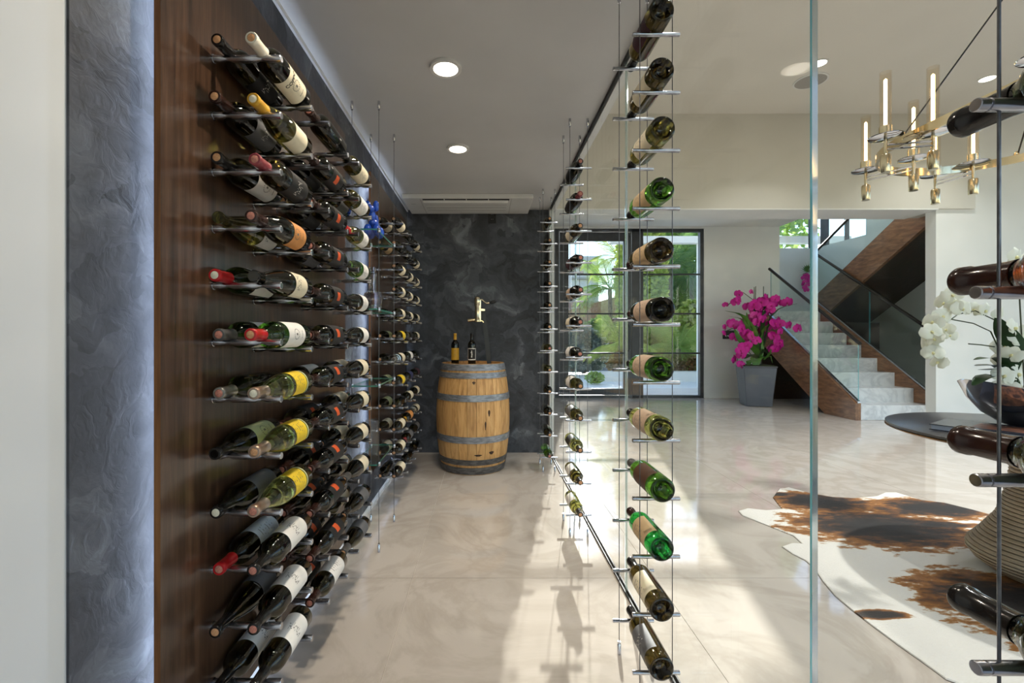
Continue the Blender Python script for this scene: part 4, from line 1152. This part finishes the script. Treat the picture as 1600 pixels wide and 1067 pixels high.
# ------------------------------------------------------------------ cowhide rug
def hide_mat():
    m, nt, b = new_mat('cowhide')
    pos = N(nt, 'ShaderNodeNewGeometry').outputs['Position']
    mp = N(nt, 'ShaderNodeMapping'); mp.inputs['Scale'].default_value = (2.4, 5.5, 1.0); mp.inputs['Rotation'].default_value = (0, 0, -0.35)
    nz = N(nt, 'ShaderNodeTexNoise'); nz.inputs['Scale'].default_value = 2.6; nz.inputs['Detail'].default_value = 9; nz.inputs['Roughness'].default_value = 0.65
    nt.links.new(pos, mp.inputs[0]); nt.links.new(mp.outputs[0], nz.inputs['Vector'])
    prev = None
    for cx, cy, rx, ry in ((2.55, 2.95, 0.62, 0.36), (2.50, 3.40, 0.42, 0.26), (3.22, 3.28, 0.52, 0.22), (2.95, 2.98, 0.3, 0.08), (2.45, 2.10, 0.44, 0.34), (2.30, 1.80, 0.22, 0.10), (1.74, 2.02, 0.15, 0.04), (3.62, 2.92, 0.22, 0.06), (3.3, 2.2, 0.5, 0.4), (3.9, 3.0, 0.2, 0.3), (2.30, 3.56, 0.2, 0.06)):
        s_ = N(nt, 'ShaderNodeVectorMath', operation='SUBTRACT'); s_.inputs[1].default_value = (cx, cy, 0)
        k_ = N(nt, 'ShaderNodeVectorMath', operation='MULTIPLY'); k_.inputs[1].default_value = (1 / rx, 1 / ry, 0)
        l_ = N(nt, 'ShaderNodeVectorMath', operation='LENGTH')
        nt.links.new(pos, s_.inputs[0]); nt.links.new(s_.outputs[0], k_.inputs[0]); nt.links.new(k_.outputs[0], l_.inputs[0])
        if prev is None: prev = l_.outputs['Value']
        else:
            mn = N(nt, 'ShaderNodeMath', operation='MINIMUM'); nt.links.new(prev, mn.inputs[0]); nt.links.new(l_.outputs['Value'], mn.inputs[1]); prev = mn.outputs[0]
    ad = N(nt, 'ShaderNodeMath', operation='MULTIPLY_ADD'); ad.inputs[1].default_value = 1.7; nt.links.new(nz.outputs['Fac'], ad.inputs[0])
    su = N(nt, 'ShaderNodeMath', operation='SUBTRACT'); su.inputs[1].default_value = 0.85
    nt.links.new(prev, ad.inputs[2]); nt.links.new(ad.outputs[0], su.inputs[0])
    rp = N(nt, 'ShaderNodeValToRGB'); e = rp.color_ramp.elements
    e[0].position = 0.32; e[0].color = s2l((26, 20, 17)) + (1,)
    e[1].position = 1.0; e[1].color = s2l((224, 220, 212)) + (1,)
    for q, c in ((0.55, (52, 36, 26)), (0.72, (112, 70, 30)), (0.90, (158, 104, 44)), (0.97, (196, 178, 154))):
        k = e.new(q); k.color = s2l(c) + (1,)
    nt.links.new(su.outputs[0], rp.inputs[0]); nt.links.new(rp.outputs[0], b.inputs['Base Color'])
    n2 = N(nt, 'ShaderNodeTexNoise'); n2.inputs['Scale'].default_value = 34; n2.inputs['Detail'].default_value = 6
    bp = N(nt, 'ShaderNodeBump'); bp.inputs['Strength'].default_value = 0.5; bp.inputs['Distance'].default_value = 0.012
    nt.links.new(mp.outputs[0], n2.inputs['Vector']); nt.links.new(n2.outputs['Fac'], bp.inputs['Height']); nt.links.new(bp.outputs[0], b.inputs['Normal'])
    b.inputs['Roughness'].default_value = 0.7
    return m
out = [(1218, 764), (1232, 762), (1265, 771), (1300, 777), (1335, 779), (1370, 776), (1384, 770), (1400, 770), (1440, 782), (1475, 786), (1520, 797), (1560, 808), (1600, 812)]
poly = [fl(*p) for p in out] + [(4.05, 3.0), (4.25, 2.6), (3.95, 2.35), (4.1, 1.9), (3.7, 1.55), (3.2, 1.35), (2.9, 1.1), (2.5, 1.2), (2.2, 1.32), (1.95, 1.42)]
poly += [fl(*p) for p in [(1478, 1062), (1440, 1034), (1400, 1006), (1365, 980), (1335, 957), (1305, 932), (1285, 908), (1272, 888), (1258, 876), (1238, 866), (1222, 855), (1236, 850), (1254, 851), (1240, 838), (1215, 828), (1185, 816), (1160, 806), (1154, 799), (1168, 795), (1196, 798), (1222, 796), (1214, 786), (1208, 778)]]
rug = thing('cowhide_rug', 'brown black and white cowhide rug under the round table', 'rug', (2.8, 2.4, 0))
mb = MB(); n = len(poly)
cxr = sum(p[0] for p in poly) / n; cyr = sum(p[1] for p in poly) / n
rings = [(1.0, 0.0005), (0.997, 0.005), (0.985, 0.007)]
vv = []
for k, z in rings: vv += [(cxr + (x - cxr) * k, cyr + (y - cyr) * k, z) for x, y in poly]
ff = [(r * n + i, r * n + (i + 1) % n, (r + 1) * n + (i + 1) % n, (r + 1) * n + i) for r in range(2) for i in range(n)]
ff.append(tuple(2 * n + i for i in range(n)))
HIDE = hide_mat()
build(mb.add(vv, ff), 'hide', HIDE, rug)
build(MB().add([(x + 0.0, y, 0.0004) for x, y in [(cxr + (a - cxr) * 1.004, cyr + (b - cyr) * 1.004) for a, b in poly]], [tuple(range(n))]), 'backing', pm('suede', s2l((62, 50, 42)), None, 30, rough=0.9), rug)

# ------------------------------------------------------------------ round table
TX, TY, TR, TZ = 2.895, 2.32, 0.65, 0.75
tb = thing('round_table', 'round dark topped table with ribbed flaring pedestal on the cowhide', 'table', (TX, TY, 0.007))
TOPM = pm('dark_bronze_top', s2l((52, 52, 56)), s2l((44, 44, 48)), 6, rough=0.28, spec=0.6)
EDGEM = pm('brass_edge', s2l((150, 112, 66)), s2l((126, 92, 52)), 9, rough=0.35, metal=0.6)
build(MB().lathe([(0, TZ - 0.018), (TR - 0.006, TZ - 0.018), (TR - 0.002, TZ - 0.002), (TR - 0.006, TZ), (0, TZ)], 72, cx=TX, cy=TY), 'tabletop', TOPM, tb, 30)
build(MB().lathe([(0, TZ - 0.034), (TR - 0.03, TZ - 0.034), (TR, TZ - 0.022), (TR, TZ - 0.0185), (0, TZ - 0.0185)], 72, cx=TX, cy=TY), 'edge_band', EDGEM, tb, 30)
RIB = pm('ribbed_stone_resin', s2l((196, 178, 152)), s2l((176, 158, 132)), 14, rough=0.5)
RIBD = pm('rib_gap', s2l((60, 46, 36)), None, 14, rough=0.7)
def pr(z):
    pts = [(0.008, 0.22), (0.05, 0.28), (0.10, 0.315), (0.13, 0.31), (0.20, 0.26), (0.30, 0.20), (0.42, 0.17), (0.55, 0.15), (0.716, 0.22)]
    for (a, b), (c, d) in zip(pts, pts[1:]):
        if z <= c: return b + (d - b) * (z - a) / (c - a)
    return pts[-1][1]
build(MB().lathe([(0, 0.008)] + [(pr(0.008 + 0.708 * i / 30) - 0.014, 0.008 + 0.708 * i / 30) for i in range(31)] + [(0, 0.716)], 48, cx=TX, cy=TY), 'pedestal_core', RIBD, tb, True)
z = 0.010
while z < 0.70:
    h = 0.0145
    build(MB().lathe([(pr(z) - 0.016, z), (pr(z) - 0.002, z), (pr(z + h / 2) + 0.002, z + h / 2), (pr(z + h) - 0.002, z + h), (pr(z + h) - 0.016, z + h), (pr(z) - 0.016, z)], 56, cx=TX, cy=TY), 'pedestal_rib', RIB, tb, 30)
    z += 0.0195

bk = thing('coffee_table_book', 'large dark book lying on the round table before the bowl', 'book', (2.60, 2.31, TZ), rot=(0, 0, math.radians(-58.5)), world=False)
COV = pm('book_cover', s2l((30, 34, 46)), s2l((38, 42, 54)), 10, rough=0.25)
PAG = pm('book_pages', s2l((186, 190, 204)), s2l((170, 176, 192)), 200, rough=0.7, stretch=(0.1, 0.1, 6))
put('pages', MB().box(-0.212, 0.215, -0.145, 0.145, 0.0035, 0.0265).mesh('pages', PAG), bk)
put('cover', MB().box(-0.22, 0.22, -0.152, 0.152, 0.0, 0.0035).mesh('cover', COV), bk)
put('cover', MB().box(-0.22, 0.22, -0.152, 0.152, 0.0265, 0.030).mesh('cover', COV), bk)
put('spine', MB().box(-0.22, 0.22, 0.147, 0.156, 0.0, 0.030).mesh('spine', COV), bk, bevel=0.003)
put('cover_picture', MB().box(-0.08, 0.17, -0.09, 0.10, 0.0300, 0.0306).mesh('cover_picture', pm('cover_print', s2l((150, 96, 72)), s2l((60, 44, 42)), 22, rough=0.3)), bk)

# bowl and white orchids
BCX, BCY = 3.03, 2.46
bowl = thing('silver_bowl', 'shallow polished silver bowl on the round table holding white orchids', 'bowl', (BCX, BCY, TZ))
v = []; f = []
NSEG = 40
bp_ = [(0.0, 0.0), (0.14, 0.0), (0.20, 0.02), (0.28, 0.075), (0.345, 0.15), (0.385, 0.235), (0.380, 0.238), (0.338, 0.158), (0.27, 0.088), (0.19, 0.034), (0.0, 0.018)]
t = MB().lathe(bp_, NSEG)
vv = []
for x, y, z in t.v:
    lift = 1.0 + 0.10 * (abs(x) / 0.385) ** 2 - 0.18 * (abs(y) / 0.385) ** 2
    vv.append((BCX + x * 1.08, BCY + y * 0.62, TZ + z * lift))
build(MB().add(vv, t.f), 'vessel', M['chrome'], bowl, 60)
build(MB().add([(BCX + 0.30 * math.cos(2 * PI * k / 24), BCY + 0.17 * math.sin(2 * PI * k / 24), TZ + 0.16 + 0.0 * k) for k in range(24)], [tuple(range(24))]), 'moss', pm('dark_moss', s2l((40, 40, 34)), s2l((60, 58, 48)), 60, rough=0.9), bowl)
wo = thing('white_orchid_plant', 'white orchids with a drooping spray in the silver bowl', 'orchid', (BCX, BCY, TZ + 0.165))
def wp(zx, zy, d=0.0): return at(1440 + zx / 3.34, 380 + zy / 3.34, 2.42 + d)
wfm = petal_flower('flower', WHI, WHL, 0.09)
WF = [(160, 270, 1), (120, 310, 1), (210, 340, 1), (110, 380, 1), (60, 410, 1), (50, 460, 1), (40, 520, 1), (60, 570, 1), (90, 620, 0.9), (130, 450, 0.8), (150, 480, 0.7), (270, 345, 0.9), (330, 350, 0.9), (400, 365, 0.9), (70, 500, .9), (165, 330, .9), (30, 480, .8),
      (480, 440, 1.15), (430, 540, 1.1), (500, 500, 1.15), (440, 610, 1.15), (500, 600, 1.15), (430, 690, 1.1), (500, 680, 1.15), (440, 750, 1.1), (500, 740, 1.15), (490, 70, 1.1), (520, 110, 1.2), (560, 470, 1.1), (560, 560, 1.1), (560, 660, 1.1), (450, 650, 1.0), (470, 580, 1.0), (560, 90, 1.1)]
for a, b, k in WF:
    o = place('flower', wfm, wo, wp(a, b, fr.uniform(-0.06, 0.04)), (fr.uniform(-0.4, 0.4), fr.uniform(-0.5, 0.5), fr.uniform(-1.0, 0.5) - (0.5 if a < 200 else 0)))
    o.scale = (k, k, k)
for pts in ([(520, 800), (470, 500), (380, 400), (280, 352), (190, 370), (110, 430), (78, 510), (100, 570), (80, 610)], [(540, 800), (520, 450), (500, 80)], [(520, 800), (360, 460), (270, 418), (160, 398)], [(170, 370), (155, 330), (200, 280)], [(380, 540), (310, 530), (245, 525)], [(530, 800), (490, 650), (450, 560)], [(545, 800), (500, 720), (440, 690)]):
    build(MB().tube([wp(*q) for q in pts], 0.0032, 6), 'stem', STEM, wo, True)
for pts, w in (([(480, 690), (400, 600), (300, 590), (215, 605)], 0.035), ([(480, 700), (380, 630), (290, 630), (220, 635)], 0.035), ([(480, 720), (380, 680), (280, 690), (208, 735)], 0.04), ([(470, 660), (440, 500), (350, 390)], 0.05), ([(480, 720), (400, 690), (340, 670)], 0.04), ([(500, 740), (430, 650), (300, 655), (235, 655)], 0.025)):
    build(leaf([wp(*q) + Vector((0, -0.02 * i, 0)) for i, q in enumerate(pts)], w), 'leaf', LEAFD, wo, True)

# ------------------------------------------------------------------ chandelier
ch = thing('chandelier', 'polished brass oval chandelier with glass candle tubes hanging in foyer', 'chandelier', (3.0, 2.1, 2.30))
RZ = 2.40
ring = []
for k in range(25): ring.append((3.0 - 0.55 * math.cos(PI * k / 24), 2.65 + 0.55 * math.sin(PI * k / 24)))
for k in range(25): ring.append((3.0 + 0.55 * math.cos(PI * k / 24), 1.55 - 0.55 * math.sin(PI * k / 24)))
v = []; f = []; n = len(ring)
for i, (x, y) in enumerate(ring):
    a = Vector(ring[(i + 1) % n]) - Vector(ring[i - 1]); a.normalize(); nn = Vector((a.y, -a.x))
    for w, z in ((0.007, -0.026), (0.007, 0.026), (-0.007, 0.026), (-0.007, -0.026)): v.append((x + nn.x * w, y + nn.y * w, RZ + z))
for i in range(n):
    j = (i + 1) % n
    for q in range(4): f.append((i * 4 + q, i * 4 + (q + 1) % 4, j * 4 + (q + 1) % 4, j * 4 + q))
build(MB().add(v, f), 'ring_band', M['brass'], ch, 40)
def candle(x, y, z):
    build(MB().lathe([(0, -0.006), (0.05, -0.004), (0.082, 0.004), (0.084, 0.008), (0.05, 0.002), (0, 0.0)], 24, cx=x, cy=y, cz=z), 'drip_dish', M['chrome'], ch, 40)
    build(MB().lathe([(0, 0.0), (0.031, 0.0), (0.031, 0.066), (0.027, 0.066), (0.027, 0.01), (0, 0.01)], 20, cx=x, cy=y, cz=z), 'cup', M['gold'], ch, 40)
    build(MB().lathe([(0.024, 0.02), (0.0285, 0.02), (0.0285, 0.385), (0.024, 0.385), (0.024, 0.02)], 20, cx=x, cy=y, cz=z), 'glass_tube', M['tube_glass'], ch, 40)
    build(MB().lathe([(0, 0.03), (0.0085, 0.03), (0.0085, 0.34), (0, 0.35)], 10, cx=x, cy=y, cz=z), 'filament', M['filament'], ch, 40)
    build(MB().lathe([(0, -0.10), (0.009, -0.10), (0.009, 0.0), (0, 0.0)], 10, cx=x, cy=y, cz=z), 'stem', M['gold'], ch, 40)
    build(MB().lathe([(0, -0.205), (0.024, -0.205), (0.026, -0.20), (0.026, -0.105), (0.022, -0.098), (0, -0.098)], 18, cx=x, cy=y, cz=z), 'weight', M['gold'], ch, 40)
for (ox, oy), (ix, iy) in (((2.345, 2.67), (2.575, 2.62)), ((2.68, 3.21), (2.82, 3.0)), ((3.26, 3.30), (3.30, 3.08)), ((3.66, 2.64), (3.43, 2.60)), ((2.335, 1.9), (2.57, 1.9)), ((3.66, 1.9), (3.43, 1.9))):
    for dz in (-0.03, -0.055): build(MB().tube([(ox, oy, RZ + dz), (ix, iy, RZ + dz)], 0.0055, 8), 'cross_arm', M['chrome'], ch, True)
    candle(ox, oy, RZ + 0.01); candle(ix, iy, RZ + 0.01)
hub = (3.45, 2.52, 3.92)
build(MB().tube([(hub[0], hub[1], HF), (hub[0], hub[1], hub[2])], 0.008, 8), 'drop_rod', M['black'], ch, True)
build(MB().lathe([(0, 0), (0.06, 0), (0.06, 0.025), (0, 0.025)], 24, cx=hub[0], cy=hub[1], cz=HF - 0.026), 'ceiling_rose', M['brass'], ch, True)
for p in ((2.49, 2.74, RZ + 0.02), (3.50, 3.0, RZ + 0.02), (2.45, 1.5, RZ + 0.02), (3.55, 1.5, RZ + 0.02)):
    build(MB().tube([p, hub], 0.0045, 6), 'suspension_cable', M['black'], ch, True)
    build(MB().lathe([(0, 0), (0.014, 0), (0.014, 0.03), (0.006, 0.045), (0, 0.045)], 10, cx=p[0], cy=p[1], cz=p[2]), 'cable_boss', M['brass'], ch, True)

# ------------------------------------------------------------------ garden
PAVE = pm('pale_paving', s2l((244, 241, 235)), s2l((234, 230, 223)), 2, rough=0.6)
STREET = pm('asphalt', s2l((104, 106, 116)), s2l((92, 94, 104)), 8, rough=0.8)
struct('ground', MB().box(-25, 40, 9.32, 90, -0.2, -0.06), PAVE, label='pale paving of the front terrace and street', cat='ground')
struct('ground_street', MB().box(-25, 40, 16.6, 20.6, -0.06, -0.03), STREET)
LAWN = pm('lawn', s2l((92, 122, 58)), s2l((70, 98, 42)), 6, rough=0.9)
struct('ground_lawn', MB().box(-25, 40, 21.0, 60, -0.06, 0.0), LAWN)
struct('wall_garden', MB().box(3.05, 9.5, 13.2, 13.5, -0.06, 0.22), M['white'], label='low white garden wall')
FOL = {'mid': pm('foliage_mid', s2l((134, 170, 84)), s2l((176, 198, 108)), 3, rough=0.6), 'dark': pm('foliage_dark', s2l((84, 120, 70)), s2l((120, 150, 86)), 3, rough=0.6), 'yellow': pm('foliage_yellow', s2l((200, 208, 112)), s2l((160, 184, 92)), 3, rough=0.6),
       'red': pm('foliage_copper', s2l((150, 100, 66)), s2l((120, 118, 60)), 3, rough=0.6), 'blue': pm('foliage_grey', s2l((128, 144, 144)), s2l((100, 118, 114)), 3, rough=0.6)}
for m_ in FOL.values():        # thin leaves let sunlight through
    nt_ = m_.node_tree
    pb = nt_.nodes['Principled BSDF']; mo = nt_.nodes['Material Output']
    tl = N(nt_, 'ShaderNodeBsdfTranslucent'); mx_ = N(nt_, 'ShaderNodeMixShader'); mx_.inputs[0].default_value = 0.5
    nt_.links.new(pb.inputs['Base Color'].links[0].from_socket, tl.inputs[0])
    nt_.links.new(pb.outputs[0], mx_.inputs[1]); nt_.links.new(tl.outputs[0], mx_.inputs[2]); nt_.links.new(mx_.outputs[0], mo.inputs[0])
def bush(label, x, y, rx, ry, h, key, nleaf, size, z0=-0.03, cat='shrub', group='garden shrubs', name='garden_shrub'):
    t = thing(name, label, cat, (x, y, z0), group)
    rnd = random.Random(int(x * 100 + y * 10)); v = []; f = []
    for i in range(nleaf):
        a = rnd.uniform(0, 2 * PI); q = rnd.random() ** 0.4; zc = rnd.random()
        rr = math.sin(PI * (0.12 + 0.83 * zc)) ** 0.6 * q
        c = Vector((x + rx * rr * math.cos(a), y + ry * rr * math.sin(a), z0 + h * (0.05 + 0.95 * zc)))
        d = Vector((rnd.gauss(0, 1), rnd.gauss(0, 1), rnd.gauss(0, 0.7))).normalized()
        e = d.cross(Vector((rnd.gauss(0, 1), rnd.gauss(0, 1), rnd.gauss(0, 1)))).normalized()
        s_ = size * rnd.uniform(0.6, 1.3); o = len(v)
        v += [c - d * s_, c + e * s_ * 0.45, c + d * s_, c - e * s_ * 0.45]; f.append((o, o + 1, o + 2, o + 3))
    fo = build(MB().add(v, f), 'foliage', FOL[key], t); fo['kind'] = 'stuff'
    for k in range(5):
        a = 2 * PI * k / 5
        build(MB().tube([(x, y, z0), (x + 0.3 * rx * math.cos(a), y + 0.3 * ry * math.sin(a), z0 + h * 0.6)], [0.03, 0.012], 6), 'branch', BARK, t)
    return t
BARK = pm('bark', s2l((120, 104, 86)), s2l((92, 78, 64)), 12, rough=0.9, bump=0.4)
def frond_mesh(L, droop, key, nl=24):
    mb = MB(); sp = []
    for i in range(13):
        u = i / 12
        sp.append(Vector((L * u * (1 - 0.18 * u), 0, L * (0.42 * u - droop * u * u))))
    mb.tube(sp, [0.022 * (1 - 0.8 * i / 12) for i in range(13)], 5)
    for i in range(1, nl):
        u = 0.08 + 0.92 * i / nl; k = min(int(u * 12), 11); q = u * 12 - k
        p = sp[k].lerp(sp[k + 1], q)
        ll = L * 0.34 * math.sin(PI * min(0.96, 0.18 + 0.78 * u)) + 0.05
        for s_ in (-1, 1):
            tip = p + Vector((ll * 0.55, s_ * ll * 0.72, -ll * 0.42)); w = Vector((0.0085 * L, 0, 0.004))
            o = [p - w, p + w, p.lerp(tip, 0.6) + w * 0.8, tip, p.lerp(tip, 0.6) - w * 0.8]
            mb.add(o, [(0, 1, 2, 3, 4)])
    return mb.mesh('frond', FOL[key])
def palm(label, x, y, hz, L, key, nf, droop=0.75, tr=0.09):
    t = thing('palm_tree', label, 'palm', (x, y, -0.03), 'palms outside the doors')
    rnd = random.Random(int(x * 77))
    build(MB().tube([(x, y, -0.03), (x + 0.08, y, hz * 0.5), (x + 0.05, y, hz)], [tr * 1.3, tr, tr * 0.9], 10), 'trunk', BARK, t, True)
    fm_ = frond_mesh(L, droop, key); f2 = frond_mesh(L, droop * 0.35, key)
    for k in range(nf):
        up = k % 3 == 0
        o = place('frond', f2 if up else fm_, t, (x + 0.05, y, hz), (0, -rnd.uniform(0.25, 0.8) if up else rnd.uniform(-0.15, 0.45), 2 * PI * k / nf + rnd.uniform(-0.2, 0.2)))
    return t
palm('tall palm with drooping fronds behind the left garden door', 4.95, 18.4, 3.15, 2.0, 'mid', 18)
palm('higher pale palm crown against the sky, left garden door', 6.9, 24.0, 5.4, 2.4, 'yellow', 16)
palm('low bushy palm with arching fronds in lower left door pane', 4.15, 14.3, 0.95, 1.45, 'yellow', 20, 0.6)
palm('low palm with feathery fronds behind the right door', 5.95, 14.2, 0.85, 1.5, 'mid', 20, 0.6)
palm('slender grey trunked palm behind the right garden door', 7.0, 17.5, 3.9, 2.0, 'dark', 16)
palm('palm with dense dark crown at the right door edge', 8.35, 18.6, 3.6, 2.2, 'dark', 16)
bush('dark rounded hedge shrub at the left door edge', 3.35, 15.6, 0.9, 0.6, 1.55, 'blue', 2200, 0.10)
bush('copper leaved shrub beside the low white wall', 4.35, 14.0, 0.65, 0.3, 0.85, 'red', 1500, 0.07)
bush('copper green shrub row end behind the right door', 6.3, 14.1, 1.3, 0.3, 0.75, 'red', 2200, 0.07)
bush('tall yellow green hedge filling the right door', 7.3, 15.3, 1.3, 0.7, 2.5, 'yellow', 4200, 0.12)
bush('mid green tree crown high in the right door', 9.0, 21.2, 1.9, 1.4, 6.4, 'mid', 9000, 0.15, cat='tree', name='garden_tree', group='garden trees')
bush('slender leafy tree added behind the centre door post to block sun', 5.2, 15.3, 0.88, 0.7, 6.6, 'yellow', 16000, 0.095, cat='tree', name='garden_tree', group='garden trees')  # added and widened to keep the sun out of the right door pane
bush('dark green tree far behind the right garden door', 10.8, 27.0, 2.6, 2.0, 6.0, 'dark', 4200, 0.26, cat='tree', name='garden_tree', group='garden trees')
bush('olive green shrub mass behind the street, middle of doors', 6.2, 22.0, 2.2, 0.9, 2.2, 'dark', 3600, 0.16)
bush('tiny green plant on the pale paving by the door', 2.95, 12.4, 0.28, 0.2, 0.30, 'mid', 420, 0.05)
bush('grey green hedge along the far street side', 3.6, 22.2, 2.2, 0.8, 1.7, 'blue', 2600, 0.14)
hs = thing('neighbour_house', 'pale neighbouring house with terracotta tiled roof across the street', 'house', (7.5, 30, 0))
build(MB().box(3.5, 12.5, 28, 34, -0.05, 2.25), 'wall', M['white'], hs)
TERRA = pm('terracotta', s2l((196, 158, 132)), s2l((176, 132, 106)), 9, rough=0.8, stretch=(1, 6, 1))
build(MB().prism([(3.1, 2.25), (8.0, 3.7), (12.9, 2.25)], 'y', 27.6, 34.4), 'roof', TERRA, hs)
build(MB().prism([(27.5, 2.2), (31, 3.55), (34.5, 2.2)], 'x', 3.0, 13.0), 'roof', TERRA, hs)
for x in (4.6, 6.4, 8.2): build(MB().box(x, x + 0.9, 27.96, 28.02, 0.8, 1.9), 'window', M['frame'], hs)
tw = thing('distant_tower', 'tall pale apartment tower far behind the left garden door', 'building', (13, 60, 0))
build(MB().box(10.9, 14.3, 58, 66, 0, 11.5), 'wall', pm('tower_wall', s2l((214, 214, 216)), None, 3), tw)
for k in range(7): build(MB().box(10.85, 14.35, 57.6, 58, 1.0 + 1.5 * k, 1.25 + 1.5 * k), 'balcony', M['grey'], tw)
bush('feathery green treetop outside the stairwell window', 9.6, 15.0, 1.3, 1.0, 6.6, 'mid', 2600, 0.16, cat='tree', name='garden_tree', group='garden trees')
# porch beam over the doors outside
struct('trim_3', MB().box(3.05, 9.0, 11.2, 11.4, 3.55, 3.72).box(5.27, 5.42, 11.2, 11.4, -0.06, 3.55), M['white'])
